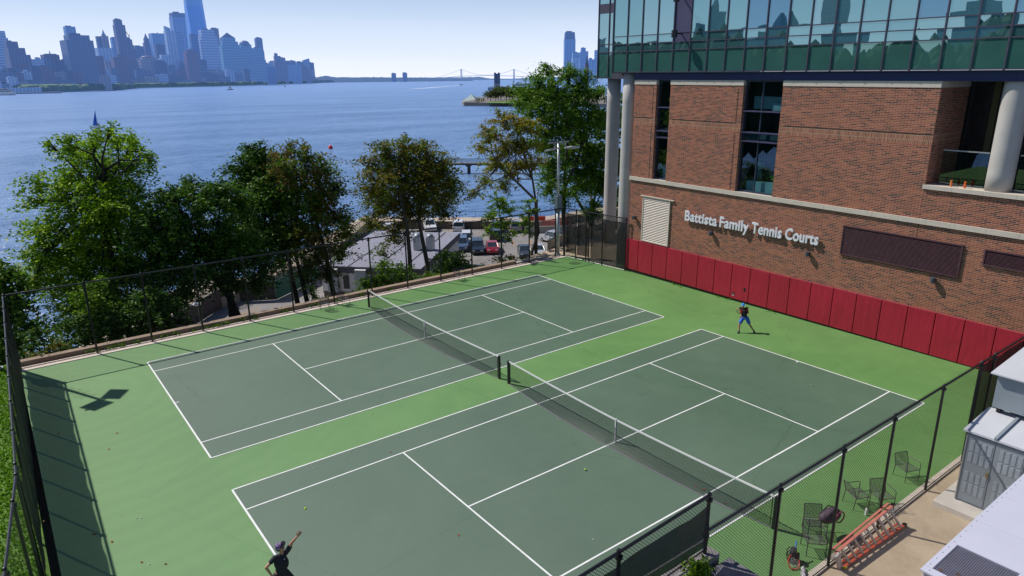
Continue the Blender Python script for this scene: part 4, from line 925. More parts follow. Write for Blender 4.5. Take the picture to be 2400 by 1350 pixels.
def tball(p, label):
    o = MB().ball((0, 0, 0), .034, 16, 10).build('tennis_ball', m_ballc, None, smooth=True); o.location = p; tag(o, label, 'tennis ball')
bpz = aty(716, 1192, -14.05); tball((bpz[0], bpz[1], bpz[2]), 'bright yellow green tennis ball tossed in the air above the serving player')
p = at(1372, 1101, .034); tball((p[0], p[1], .044), 'tennis ball lying on the near court short of the net')
# round patch of flat dark green bars in the far corner
p = at(1348, 617, 0); m = MB()
for k in range(7):
    a = -.36+.12*k; h = math.sqrt(max(.01, .42**2-a*a)); m.box(p[0]+a-.035, p[0]+a+.035, p[1]-h, p[1]+h, .004, .009)
tag(m.build('striped_patch', plain('dark_green_patch', (.045, .10, .035), .6)), 'round patch of dark green bars on the green surface of the far corner', 'drain')
# coloured bottles on the balcony ledge
for (y, lab, c) in ((-17.0, 'orange spray bottle nearest the balcony column', (.75, .12, .02)), (-16.45, 'orange and white bottle left of the other bottle on the balcony ledge', (.70, .20, .05))):
    z = 7.83
    t = thing('spray_bottle', lab, 'bottle', (17.55, y, z)); MB().tube([(17.55, y, z), (17.55, y, z+.17), (17.55, y, z+.22)], [.05, .045, .02], 10).build('bottle', plain('bottle'+lab[:9], c, .5), t); MB().box(17.47, 17.6, y-.03, y+.03, z+.22, z+.28).build('trigger', plain('bottle'+lab[:9], c, .5), t)

# ================================================================== PEOPLE
m_skin = plain('skin', (.42, .20, .12), .5, scale=6, var=.1); m_skin2 = plain('skin_light', (.50, .25, .16), .5, scale=6, var=.08)
def vox(name, parts, vs, mat, parent, sm=3):
    """one continuous surface from tapered limbs and ellipsoids"""
    m = MB()
    for q in parts:
        if q[0] == 'c':
            _, a, b_, r0, r1 = q; a = Vector(a); b_ = Vector(b_); n = 6
            m.tube([a+(b_-a)*k/n for k in range(n+1)], [r0+(r1-r0)*k/n for k in range(n+1)], 12); m.ball(a, r0, 12, 8); m.ball(b_, r1, 12, 8)
        else:
            _, c, rx, ry, rz_, R_ = q; t = MB(); t.ball((0, 0, 0), 1, 16, 12); m.add([tuple(Vector(c)+R_ @ Vector((v[0]*rx, v[1]*ry, v[2]*rz_))) for v in t.v], t.f)
    me = bpy.data.meshes.new('tmp'); me.from_pydata(m.v, [], m.f); o = bpy.data.objects.new('tmp', me); COL.objects.link(o)
    rm_ = o.modifiers.new('r', 'REMESH'); rm_.mode = 'VOXEL'; rm_.voxel_size = vs; rm_.use_smooth_shade = True
    s_ = o.modifiers.new('s', 'SMOOTH'); s_.factor = .5; s_.iterations = sm
    bpy.context.view_layer.update(); dg = bpy.context.evaluated_depsgraph_get(); me2 = bpy.data.meshes.new_from_object(o.evaluated_get(dg)); bpy.data.objects.remove(o)
    V = np.zeros(len(me2.vertices)*3); me2.vertices.foreach_get('co', V); V = V.reshape(-1, 3)-ORG[parent.name]; me2.vertices.foreach_set('co', V.ravel()); me2.materials.clear(); me2.materials.append(mat); me2.update(); me2.name = name
    o = bpy.data.objects.new(name, me2); COL.objects.link(o); o.parent = parent; ORG[o.name] = ORG[parent.name]; return o
def frame3(x, z):
    x = Vector(x).normalized(); z = Vector(z); z = (z-x*z.dot(x)).normalized(); y = z.cross(x); return Matrix((x, y, z)).transposed()
def hand(w, d, pn, L=.18, curl=.0, open_=1.0, left=True):
    """palm and five separate fingers from wrist w along d, palm normal pn"""
    w, d, pn = Vector(w), Vector(d).normalized(), Vector(pn); pn = (pn-d*pn.dot(d)).normalized(); s = d.cross(pn).normalized()*(1 if left else -1); P_ = []
    R_ = Matrix((s, pn, d)).transposed(); P_.append(('e', w+d*L*.27, .040, .016, L*.29, R_))
    for k, (o_, ln) in enumerate(((-.030, .80), (-.010, .95), (.010, .90), (.029, .72))):
        b0 = w+d*L*.48+s*o_; f1 = (d+s*o_*5*open_+pn*curl*.4).normalized(); f2 = (d+s*o_*5*open_+pn*curl*1.2).normalized()
        m1 = b0+f1*L*.26*ln; P_.append(('c', b0, m1, .0098, .009)); P_.append(('c', m1, m1+f2*L*.27*ln, .009, .0075))
    b0 = w+d*L*.14-s*.026; t1 = (d*.75-s*.75+pn*.35).normalized(); P_.append(('c', b0, b0+t1*L*.26, .0125, .0105)); P_.append(('c', b0+t1*L*.26, b0+t1*L*.30+d*L*.17, .0105, .0085)); return P_
def person(label, J, loc, front, skin, vs, k=1.0, handsL=None, handsR=None, lf=None, hf=None):
    t = thing('person', label, 'person', loc); Vx = {a: Vector(b_) for a, b_ in J.items()}
    side = (Vx['shL']-Vx['shR']).normalized(); upT = (Vx['neck']-Vx['pel']).normalized(); R_ = frame3(side, upT)
    hf = Vector(hf or front).normalized(); hu = Vx.get('hup', (Vx['head']-Vx['neck'])).normalized(); hs_ = hf.cross(hu).normalized()*-1; HR = frame3(hs_, hu); hfv = HR @ Vector((0, -1, 0)); hfv = hfv if hfv.dot(hf) > 0 else -hfv
    h = Vx['head']; hupv = HR @ Vector((0, 0, 1))
    body = [('e', (Vx['pel']*.25+Vx['chest']*.75), .165*k, .108*k, .22*k, R_), ('e', Vx['pel'], .155*k, .115*k, .14*k, R_), ('c', Vx['pel'], Vx['chest'], .105*k, .12*k),
            ('c', Vx['chest']+upT*.05*k, Vx['neck'], .09*k, .056*k), ('c', Vx['neck'], h-hupv*.03, .052*k, .05*k),
            ('e', h, .077*k, .095*k, .112*k, HR), ('e', h+hfv*.032*k-hupv*.062*k, .052*k, .055*k, .052*k, HR), ('c', h+hfv*.088*k+hupv*.01*k, h+hfv*.110*k-hupv*.022*k, .010*k, .014*k),
            ('e', h+hfv*.082*k-hupv*.055*k, .026*k, .012*k, .009*k, HR)]
    for s_ in (-1, 1): body.append(('e', h+(HR @ Vector((s_*.080*k, 0, 0)))-hupv*.005, .012*k, .02*k, .03*k, HR))
    for a in 'LR':
        body += [('c', Vx['sh'+a], Vx['el'+a], .050*k, .038*k), ('c', Vx['el'+a], Vx['wr'+a], .038*k, .025*k), ('c', Vx['chest']+upT*.08*k, Vx['sh'+a], .07*k, .052*k)]
        body += [('c', Vx['hip'+a], Vx['kn'+a], .085*k, .055*k), ('c', Vx['kn'+a], Vx['an'+a], .055*k, .036*k), ('c', (Vx['kn'+a]*.7+Vx['an'+a]*.3)-Vector(front)*.02, Vx['an'+a], .05*k, .034*k)]
    body += (handsL or [])+(handsR or [])
    b_ = vox('body', body, vs, skin, t)
    for s_ in (-1, 1):
        c = h+(HR @ Vector((s_*.032*k, 0, 0)))+hfv*.086*k+hupv*.012*k; MB().ball(c, .011*k, 8, 6).build('eye', plain('eye_dark', (.02, .015, .012), .3), t)
    return t, Vx, R_, HR, hfv, hupv, upT
def shirt(t, V, R_, upT, mats, k, vs, sleeve=.55, sl=None):
    pts = [('e', (V['pel']*.25+V['chest']*.75), .180*k, .124*k, .235*k, R_), ('c', V['pel']+upT*.02, V['chest'], .135*k, .138*k), ('c', V['chest']+upT*.05*k, V['neck']-upT*.045*k, .105*k, .066*k), ('e', V['pel']+upT*.01, .172*k, .13*k, .10*k, R_)]
    for a in 'LR':
        e_ = V['sh'+a]+(V['el'+a]-V['sh'+a])*(.2 if sl else sleeve); pts += [('c', V['chest']+upT*.08*k, V['sh'+a], .085*k, .066*k), ('c', V['sh'+a], e_, .066*k, .062*k)]
    o = vox('shirt', pts, vs, mats, t)
    if sl:
        for a in 'LR':
            vox('sleeve', [('c', V['sh'+a]-(V['sh'+a]-V['chest'])*.12, V['sh'+a]+(V['el'+a]-V['sh'+a])*.9, .070*k, .056*k)], vs, sl, t)
    return o
def shorts(t, V, R_, mat, k, vs, ln=.55):
    pts = [('e', V['pel']-Vector((0, 0, .01)), .178*k, .137*k, .12*k, R_)]
    for a in 'LR': pts.append(('c', V['hip'+a], V['hip'+a]+(V['kn'+a]-V['hip'+a])*ln, .105*k, .095*k))
    return vox('shorts', pts, vs, mat, t)
def shoes(t, V, fwd, mat, vs, k=1.0):
    for a in 'LR':
        f_ = Vector(fwd[a]).normalized(); an = V['an'+a]; R2 = frame3(f_, (0, 0, 1)); z = an.z-.045
        vox('shoe', [('e', (an.x, an.y, z), .055*k, .04*k, .05*k, R2), ('e', Vector((an.x, an.y, z-.005))+f_*.085*k, .10*k, .042*k, .036*k, R2), ('c', an, (an.x, an.y, an.z+.03), .045*k, .042*k)], vs, mat, t)
def cap_(t, h, HR, hfv, hupv, matc, matb, k, vs):
    c = h+hupv*.030*k; o = vox('cap', [('e', c, .088*k, .105*k, .092*k, HR), ('e', c-hupv*.005-hfv*.01, .088*k, .104*k, .05*k, HR)], vs, matc, t)
    m = MB(); n = 12; s_ = HR @ Vector((1, 0, 0)); vv = []
    for i in range(n+1):
        a = -1.15+2.3*i/n
        for rr_ in (.085, .175): vv.append(c+hupv*(.012-.012*(rr_ > .1))*k+s_*math.sin(a)*rr_*.92*k+hfv*math.cos(a)*rr_*k)
    m.add(vv, [(2*i, 2*i+1, 2*i+3, 2*i+2) for i in range(n)]); b_ = m.build('cap_bill', matb, t); sd = b_.modifiers.new('s', 'SOLIDIFY'); sd.thickness = .006
    return o
# serving player
yb = -14.0
J = dict(pel=(-12.33, yb, .90), chest=(-12.27, yb, 1.26), neck=(-12.245, yb, 1.46), head=(-12.275, yb+.01, 1.615), shL=(-12.08, yb-.01, 1.475), shR=(-12.43, yb, 1.385), elL=(-12.0, yb-.12, 1.71), wrL=(-11.885, yb-.22, 1.885),
         elR=(-12.665, yb-.02, 1.225), wrR=(-12.575, yb-.08, .985), hipL=(-12.23, yb, .86), hipR=(-12.43, yb, .86), knL=(-12.03, yb-.02, .49), knR=(-12.52, yb-.10, .47), anL=(-11.99, yb+.06, .09), anR=(-12.66, yb-.02, .09), hup=(-.42, .10, .9))
dL = Vector((-11.77, yb-.285, 2.07))-Vector(J['wrL'])
t, V, R_, HR, hfv, hupv, upT = person('serving tennis player in black shirt and floral cap reaching up with the left hand', J, (-12.33, yb, 0), (0, -1, 0), m_skin2, .0065,
    1.0, hand(J['wrL'], dL, (-.35, -.8, .45), .20, .25, 1.8, True), hand(J['wrR'], (.25, -.15, -1), (-.2, -.9, .1), .17, 1.6, .3, False), hf=(.80, -.38, .42))
m_blk = plain('black_shirt_fabric', (.012, .014, .024), .8, scale=4, var=.35)
shirt(t, V, R_, upT, m_blk, 1.0, .009, .42); shorts(t, V, R_, plain('black_shorts_fabric', (.018, .018, .024), .85), 1.0, .01, .6); shoes(t, V, dict(L=(.7, -.6, 0), R=(.2, -1, 0)), m_white, .01)
b = NB('floral_cap'); n = b.n('ShaderNodeTexVoronoi'); n.inputs['Scale'].default_value = 34; b.l(b.objc(), n.inputs['Vector']); m_flor = b.done(b.bsdf(b.ramp(n.outputs['Distance'], [(.22, (.60, .42, .62)), (.40, (.30, .16, .42)), (.62, (.035, .03, .10))]), .8))
cap_(t, V['head'], HR, hfv, hupv, m_flor, plain('black_cap_fabric', (.012, .012, .014), .9, spec=.1), 1.0, .007)
vox('hair', [('e', V['head']-hfv*.035-hupv*.02, .083, .078, .072, HR)], .009, plain('dark_hair', (.02, .013, .01), .6), t)
cc = V['chest']+Vector((.03, -.122, .08)); MB().box(cc.x-.012, cc.x+.012, cc.y-.014, cc.y-.006, cc.z-.01, cc.z+.01).build('shirt_emblem', m_white, t)
rk = thing('tennis_racket', 'racket held down in the right hand of the serving player', 'racket', tuple(Vector(J['wrR'])+Vector((0, 0, -.1))))
racket_parts(rk, (-12.54, yb-.08, .93), (-12.70, yb+.10, .30), (.3, -1, 0), m_dkgrey, m_black)
# waiting player at the wall
J2 = dict(pel=(13.30, -9.55, .78), chest=(13.33, -9.43, 1.06), neck=(13.34, -9.38, 1.26), head=(13.33, -9.38, 1.395), shL=(13.50, -9.50, 1.22), shR=(13.24, -9.29, 1.22), elL=(13.44, -9.62, .99), elR=(13.15, -9.42, 1.0), wrL=(13.24, -9.50, .86), wrR=(13.17, -9.46, .84),
          hipL=(13.38, -9.63, .74), hipR=(13.22, -9.50, .74), knL=(13.43, -9.78, .42), knR=(13.03, -9.46, .44), anL=(13.56, -9.98, .085), anR=(12.96, -9.52, .085), hup=(-.15, -.05, 1))
t, V, R_, HR, hfv, hupv, upT = person('young tennis player in blue cap, red sleeves and blue shorts waiting near the padded wall', J2, (13.3, -9.6, 0), (-.75, -.6, 0), m_skin, .009, .93,
    hand(J2['wrL'], (-.6, .3, -.5), (-.3, -.5, .5), .15, 1.4, .3, True), hand(J2['wrR'], (-.5, .4, -.5), (-.3, .5, -.5), .15, 1.4, .3, False), hf=(-.85, -.48, -.1))
m_bp = plain('black_print_fabric', (.014, .013, .016), .8); m_rs = plain('red_sleeve_fabric', (.42, .02, .015), .8); m_bs = plain('royal_blue_fabric', (.02, .13, .62), .7, var=.2, scale=7)
shirt(t, V, R_, upT, m_bp, .95, .011, sl=m_rs); shorts(t, V, R_, m_bs, .94, .011, .72); shoes(t, V, dict(L=(-.2, -1, 0), R=(-1, -.1, 0)), plain('navy_shoe', (.03, .03, .07), .6), .011, .95)
cap_(t, V['head'], HR, hfv, hupv, plain('blue_cap_fabric', (.03, .26, .66), .7), plain('blue_cap_fabric', (.03, .26, .66), .7), .86, .01)
vox('hair', [('e', V['head']-hfv*.03-hupv*.015, .07, .068, .06, HR)], .012, plain('dark_hair', (.02, .013, .01), .6), t)
fr = Vector((-.75, -.6, .1)).normalized(); cc = V['chest']+fr*.118+Vector((0, 0, .05)); sd = Vector((.6, -.75, 0)).normalized(); m = MB()
for (a, c_, w_, h_) in ((-.045, .0, .035, .05), (.0, .01, .03, .045), (.045, .0, .035, .05), (0, -.07, .015, .05)):
    q = cc+sd*a+Vector((0, 0, c_)); m.quad(q-sd*w_/2-Vector((0, 0, h_/2)), q+sd*w_/2-Vector((0, 0, h_/2)), q+sd*w_/2+Vector((0, 0, h_/2)), q-sd*w_/2+Vector((0, 0, h_/2)))
m.build('chest_print', plain('chest_print', (.45, .14, .14), .7), t)
rk = thing('tennis_racket', 'orange racket held up by the player near the padded wall', 'racket', (13.13, -9.4, .84))
racket_parts(rk, (13.22, -9.52, .80), (13.06, -9.20, 1.20), (-.8, -.5, -.1), m_orange, m_black, .95)
# people behind the tall window
def bystander(label, x, y, z0, shirtm, k):
    J3 = dict(pel=(x, y, z0+.95), chest=(x, y, z0+1.28), neck=(x, y, z0+1.48), head=(x, y, z0+1.62), shL=(x, y-.19, z0+1.42), shR=(x, y+.19, z0+1.42), elL=(x-.05, y-.25, z0+1.15), elR=(x-.05, y+.25, z0+1.15), wrL=(x-.14, y-.12, z0+1.05), wrR=(x-.14, y+.12, z0+1.05),
              hipL=(x, y-.09, z0+.9), hipR=(x, y+.09, z0+.9), knL=(x, y-.1, z0+.5), knR=(x, y+.1, z0+.5), anL=(x, y-.1, z0+.08), anR=(x, y+.1, z0+.08))
    t, V, R_, HR, hfv, hupv, upT = person(label, J3, (x, y, z0), (-1, 0, 0), m_skin, .014, k, hand(J3['wrL'], (-.3, .6, 0), (0, 0, -1), .15, 1), hand(J3['wrR'], (-.3, -.6, 0), (0, 0, -1), .15, 1, left=False))
    shirt(t, V, R_, upT, shirtm, k, .014, .7); shorts(t, V, R_, plain('pale_shorts', (.5, .5, .48), .8), k, .014, .6); shoes(t, V, dict(L=(-1, 0, 0), R=(-1, 0, 0)), m_dkgrey, .014)
    vox('hair', [('e', V['head']+hupv*.03-hfv*.015, .082, .092, .092, HR)], .014, plain('dark_hair', (.02, .013, .01), .6), t)
bystander('person in white T-shirt standing behind the tall window', 18.75, -6.05, 6.44, m_white, 1)
b = NB('pattern_shirt'); n = b.noise(16, 2, .8, b.objc()); m_pat = b.done(b.bsdf(b.ramp(n, [(.45, (.08, .16, .32)), (.55, (.55, .62, .7))]), .8))
bystander('person in blue and white patterned shirt standing behind the tall window', 18.9, -7.25, 6.44, m_pat, 1.02)

# ================================================================== RIVERFRONT
def W2(u, v, z): return at(u, v, z)
# low building
FL = W2(752, 622, -7.8); a_ = Vector((.69, -.724, 0)); b2 = Vector((.724, .69, 0)); LA, LB_ = 11.8, 18.6
lb = thing('low_building', 'low flat roofed white building with wall mounted cooling units below the courts', 'building', (FL[0], FL[1], -12)); lb.rotation_euler = (0, 0, math.atan2(a_.y, a_.x))
def LBx(name, mat, *bx, p=None, **k): return B(name, mat, p or lb, *bx, world=False, **k)
m_wallw = plain('white_siding', (.82, .80, .76), .7); m_roofg = plain('grey_roof_felt', (.26, .26, .32), .85, scale=.25, var=.15); m_skirt = plain('brown_skirt', (.16, .11, .10), .8)
LBx('skirt', m_skirt, (.05, LA-.05, .05, LB_-.05, 0, 1.15)); LBx('wall', m_wallw, (0, LA, 0, LB_, 1.15, 3.45)); LBx('eaves', plain('dark_eaves', (.09, .08, .10), .6), (-.25, LA+.25, -.25, LB_+.25, 3.45, 4.15)); LBx('roof', m_roofg, (-.2, LA+.2, -.2, LB_+.2, 4.15, 4.22))
for k in range(1, 4): LBx('roof_seam', m_dkgrey, (k*3.3, k*3.3+.12, -.2, LB_+.2, 4.222, 4.27))
for x in (2.6, 6.3, 9.8): o = LBx('window', plain('dark_pane', (.03, .035, .045), .2), (x, x+.75, -.03, -.005, 1.5, 3.1)); LBx('frame', m_white, (x-.08, x, -.05, 0, 1.42, 3.18), (x+.75, x+.83, -.05, 0, 1.42, 3.18), (x, x+.75, -.05, 0, 3.1, 3.18), (x, x+.75, -.05, 0, 1.42, 1.5), p=o)
for x in (.9, 4.3, 7.8): LBx('cooling_unit', plain('pale_unit', (.40, .44, .46), .5), (x, x+1.25, -.65, -.06, 1.2, 3.9)); LBx('unit_top', m_white, (x-.03, x+1.28, -.7, -.04, 3.91, 3.96))
for (x, y) in ((8.6, 8.2), (10.2, 8.3)): LBx('roof_vent', m_galv, (x, x+.9, y, y+.9, 4.28, 5.9)); MB().ball((x+.45, y+.45, 6.0), .42, 12, 8, (1, 1, .7)).build('vent_cowl', m_galv, lb, world=False)
# fences and walls below
m_grn = plain('green_fabric', (.02, .12, .085), .8, scale=.8, var=.25)
def lowfence(name, label, pts, H, z, mat, postm, cat='fence', n=4, group=None):
    t = thing(name, label, cat, (pts[0][0], pts[0][1], z), 0, group)
    for p, q in zip(pts[:-1], pts[1:]):
        p = Vector((p[0], p[1], z)); q = Vector((q[0], q[1], z)); L = (q-p).length; k = max(1, int(L/2.6))
        if mat: m = MB(); m.quad(p+Vector((0, 0, .05)), q+Vector((0, 0, .05)), q+Vector((0, 0, H-.05)), p+Vector((0, 0, H-.05))); m.build('screen', mat, t)
        m = MB(); m.tube([p+Vector((0, 0, H)), q+Vector((0, 0, H))], .03, 5); m.build('top_rail', postm, t)
        for i in range(k+1):
            r_ = p+(q-p)*i/k; MB().tube([r_, r_+Vector((0, 0, H))], .035, 5).build('post', postm, t)
    return t
lowfence('screened_fence', 'green fabric screened fence beside the low building', [W2(648, 703, -12), W2(760, 648, -12)], 2.3, -12, m_grn, m_galv)
lowfence('screened_fence', 'brown slatted wall fence with pale posts below the left trees', [W2(400, 800, -12), W2(500, 735, -12), W2(533, 716, -12)], 2.3, -12, plain('brown_slats', (.10, .075, .07), .8), m_galv)
lowfence('screened_fence', 'dark panel fence behind the middle trees', [W2(545, 708, -12), W2(648, 703, -12)], 2.3, -12, plain('brown_panel', (.075, .06, .055), .8), m_galv)
rails = mesh_mat('picket_bars', (.03, .028, .028), .14, .03, rot=False)
lowfence('railing', 'dark metal railing along the inner edge of the promenade', [(*inner[2][:2],), (*inner[3][:2],), (*inner[5][:2],), (*inner[6][:2],)], 1.05, -10.7, rails, m_dkgrey, 'railing')
def off(p, q, d):
    v = Vector((q[0]-p[0], q[1]-p[1])).normalized(); return (p[0]+v.y*d, p[1]-v.x*d)
po = prom_out
lowfence('railing', 'thin dark railing along the river edge of the promenade', [(po[2][0]+.3, po[2][1]-.4), (po[3][0]+.3, po[3][1]-.4), (po[4][0]+.2, po[4][1]-.6), (po[5][0], po[5][1]-.5), (po[6][0], po[6][1]-.5)], 1.1, -10.7, None, m_dkgrey, 'railing')
# sea wall face behind the parking
p0 = inner[6]; p1 = inner[7]; m = MB(); m.quad((p0[0]-.02, p0[1]-.08, -12), (p1[0]-.02, p1[1]-.08, -12), (p1[0]-.02, p1[1]-.08, -10.72), (p0[0]-.02, p0[1]-.08, -10.72)); struct(m, 'sea_wall', plain('brown_seawall', (.16, .12, .09), .9, scale=.7, var=.3))
tag(lowfence('parking_fence', 'low dark fence at the near edge of the car park', [W2(1095, 592, -12), W2(1180, 598, -12)], 1.1, -12, rails, m_dkgrey), cat='fence')
# parking stripes
m = MB(); m_or = plain('orange_paint', (.55, .25, .06), .8)
sd = Vector((.55, .835, 0)); cr = Vector((.835, -.55, 0))
st = Vector(W2(1056, 541, -11.99)); 
for k in range(-5, 9):
    q = st+cr*(k*2.75); m.quad(q-cr*.06, q+cr*.06, q+cr*.06+sd*4.6, q-cr*.06+sd*4.6)
st2 = Vector(W2(1120, 566, -11.99))
for k in range(-2, 8):
    q = st2+cr*(k*2.75); m.quad(q-cr*.06-sd*4.2, q+cr*.06-sd*4.2, q+cr*.06, q-cr*.06)
for (u0, v0, u1, v1) in ((560, 736, 610, 723), (545, 751, 590, 737), (500, 752, 540, 751), (710, 712, 745, 700), (735, 710, 752, 704)):
    a = Vector(W2(u0, v0, -11.99)); c_ = Vector(W2(u1, v1, -11.99)); n_ = (c_-a).normalized(); s_ = Vector((n_.y, -n_.x, 0))*.07; m.quad(a-s_, a+s_, c_+s_, c_-s_)
struct(m, 'parking_stripes', m_or)
# cars
m_tyre = plain('tyre', (.015, .015, .016), .8); m_cgl = plain('car_glass', (.03, .045, .06), .08, 0, .8, bump=0); m_hub = plain('hub', (.4, .4, .42), .3, .7)
def carpaint(c):
    k = ('paint', c)
    if k not in MATS:
        b = NB('car_paint'); x = b.bsdf(b.mix(b.noise(2, 3, .5, b.objc()), c, tuple(q*.88 for q in c)), .3, .1, .5); x.inputs['Coat Weight'].default_value = .6; MATS[k] = b.done(x)
    return MATS[k]
def car(label, pos, rz, c, kind='sedan'):
    t = thing('parked_car', label, 'car', pos, rz, 'cars parked below the courts')
    L, Wd, H = dict(sedan=(4.6, 1.82, 1.45), suv=(4.7, 1.92, 1.78), van=(4.9, 1.95, 1.85), pickup=(5.4, 1.98, 1.85))[kind]; hl, hw = L/2, Wd/2; pm = carpaint(c)
    bt_ = .95 if kind == 'sedan' else 1.08
    prof = dict(sedan=[(-hl, .35), (-hl+.02, .85), (-hl+.9, bt_), (hl-1.25, bt_), (hl-.15, .72), (hl, .5), (hl-.05, .28), (-hl+.1, .28)], suv=[(-hl, .4), (-hl, 1.0), (-hl+.1, bt_), (hl-1.1, bt_+.02), (hl-.1, .88), (hl, .55), (hl-.05, .32), (-hl+.1, .32)])['sedan' if kind == 'sedan' else 'suv']
    m = MB(); n = len(prof); vv = []
    for y, k in ((-hw, .93), (-hw*.985, 1), (hw*.985, 1), (hw, .93)):
        cz = .65; vv += [(x*(.985 if k < 1 else 1), y if k < 1 else y, cz+(z-cz)*k) for x, z in prof]
    fs = [tuple(range(n)), tuple(3*n+i for i in range(n-1, -1, -1))]
    for j in range(3): fs += [(j*n+i, (j+1)*n+i, (j+1)*n+(i+1) % n, j*n+(i+1) % n) for i in range(n)]
    m.add(vv, fs); body = m.build('body', pm, t, world=False, bevel=.05)
    gx0, gx1, tx0, tx1 = dict(sedan=(-hl+.65, hl-1.2, -hl+1.35, hl-2.0), suv=(-hl+.12, hl-1.15, -hl+.45, hl-1.85), van=(-hl+.1, hl-.9, -hl+.3, hl-1.6), pickup=(-hl+1.9, hl-1.3, -hl+2.1, hl-1.95))[kind]
    z0, z1 = bt_-.02, H-.05; a, c_ = hw*.93, hw*.76
    m = MB(); m.add([(gx0, -a, z0), (gx1, -a, z0), (gx1, a, z0), (gx0, a, z0), (tx0, -c_, z1), (tx1, -c_, z1), (tx1, c_, z1), (tx0, c_, z1)], [(0,3,2,1),(4,5,6,7),(0,1,5,4),(1,2,6,5),(2,3,7,6),(3,0,4,7)]); m.build('windows', m_cgl, t, world=False)
    m = MB(); m.box(tx0-.06, tx1+.04, -c_-.03, c_+.03, z1-.02, H); m.build('roof', pm, t, world=False, bevel=.03)
    for s_ in (-1, 1):
        for (xa, xb) in ((gx0, tx0), (gx1, tx1), ((gx0+gx1)/2, (tx0+tx1)/2)): MB().tube([(xa, s_*a, z0), (xb, s_*c_, z1)], .045, 5).build('pillar', pm, t, world=False)
    for x in (-hl+.85, hl-.9):
        for s_ in (-1, 1):
            w_ = MB().tube([(x, s_*(hw-.22), .33), (x, s_*(hw+.01), .33)], .33, 18).build('wheel', m_tyre, t, world=False); MB().tube([(x, s_*(hw+.0), .33), (x, s_*(hw+.02), .33)], .2, 12).build('rim', m_hub, w_, world=False)
    for s_ in (-1, 1):
        MB().box(hl-.12, hl+.01, s_*hw*.62-.18, s_*hw*.62+.18, .62, .76).build('headlight', plain('headlight_lens', (.6, .62, .65), .1), t, world=False)
        MB().box(-hl-.01, -hl+.08, s_*hw*.8-.1, s_*hw*.8+.1, .72, 1.0).build('tail_light', plain('tail_red', (.4, .01, .01), .3), t, world=False)
        MB().box(gx1-.35, gx1-.2, s_*(hw+.02), s_*(hw+.16), bt_-.02, bt_+.12).build('mirror', pm, t, world=False)
    if kind == 'pickup': MB().box(-hl+.15, -hl+1.8, -hw+.15, hw-.15, bt_+.001, bt_+.012).build('truck_bed', m_dkgrey, t, world=False)
    return t
G = -11.99; fa = math.atan2(sd.y, sd.x)
def cp(u, v): p = W2(u, v, G); return (p[0]+sd.x*1.9, p[1]+sd.y*1.9, G)
car('white crossover facing the courts at the river wall behind the round tree', cp(1006, 544), fa+PI+.15, (.78, .78, .77), 'suv')
car('white utility car parked tail first at the river wall beside the empty bay', cp(1075, 545), fa, (.80, .80, .80), 'suv')
car('silver blue sedan at the end of the near row of cars', cp(1070, 572), fa+PI*.06, (.40, .44, .50))
car('white crossover with dark windscreen in the middle of the near row', cp(1095, 577), fa+PI, (.76, .76, .76), 'suv')
car('steel blue hatchback in front of the white crossover', cp(1083, 590), fa+PI, (.09, .14, .24), 'suv')
car('dark navy car beside the red car', cp(1120, 597), fa+PI, (.02, .035, .06), 'suv')
car('red sedan partly hidden by leaves', cp(1155, 596), fa+PI, (.45, .015, .03))
car('dark green car behind the red car', cp(1162, 566), fa, (.03, .05, .05), 'suv')
car('black utility car at the river wall behind the sapling', cp(1166, 546), fa, (.015, .017, .02), 'suv')
car('grey car at the river wall right of the black one', cp(1210, 545), fa, (.30, .31, .32), 'suv')
car('light silver sedan at the right end of the car park', cp(1264, 604), fa+PI, (.50, .53, .55))
car('dark grey sedan left of the light silver sedan', cp(1232, 606), fa+PI, (.05, .055, .06))
car('white car half hidden by the round tree beside the inlet', cp(912, 548), fa+.2, (.76, .77, .78))
car('pale truck beyond the foot of the floodlight pole', cp(1303, 575), fa+.6, (.60, .63, .68), 'pickup')
# barriers
def barrier(label, u, v, rz, mat, n=3, H=1.0):
    p = W2(u, v, G); t = thing('road_barrier', label, 'barrier', (p[0], p[1], G), rz)
    for k in range(n):
        x = (k-(n-1)/2)*1.95; m = MB(); m.add([(x-.95, -.3, 0), (x+.95, -.3, 0), (x+.95, .3, 0), (x-.95, .3, 0), (x-.95, -.1, H), (x+.95, -.1, H), (x+.95, .1, H), (x-.95, .1, H)], [(0,3,2,1),(4,5,6,7),(0,1,5,4),(1,2,6,5),(2,3,7,6),(3,0,4,7)]); m.build('segment', mat, t, world=False, bevel=.04)
    return t
pr_ = math.atan2(cr.y, cr.x)
m_orb = plain('orange_plastic', (.70, .08, .02), .5)
barrier('orange plastic road barriers near the river wall', 1252, 534, pr_, m_orb, 2, 2.0); barrier('pale concrete road barriers right of the orange ones', 1284, 545, pr_, m_conc, 4, 1.1); barrier('red and white road barrier behind the concrete ones', 1300, 534, pr_, plain('red_white_plastic', (.6, .2, .15), .5), 3, 1.3)
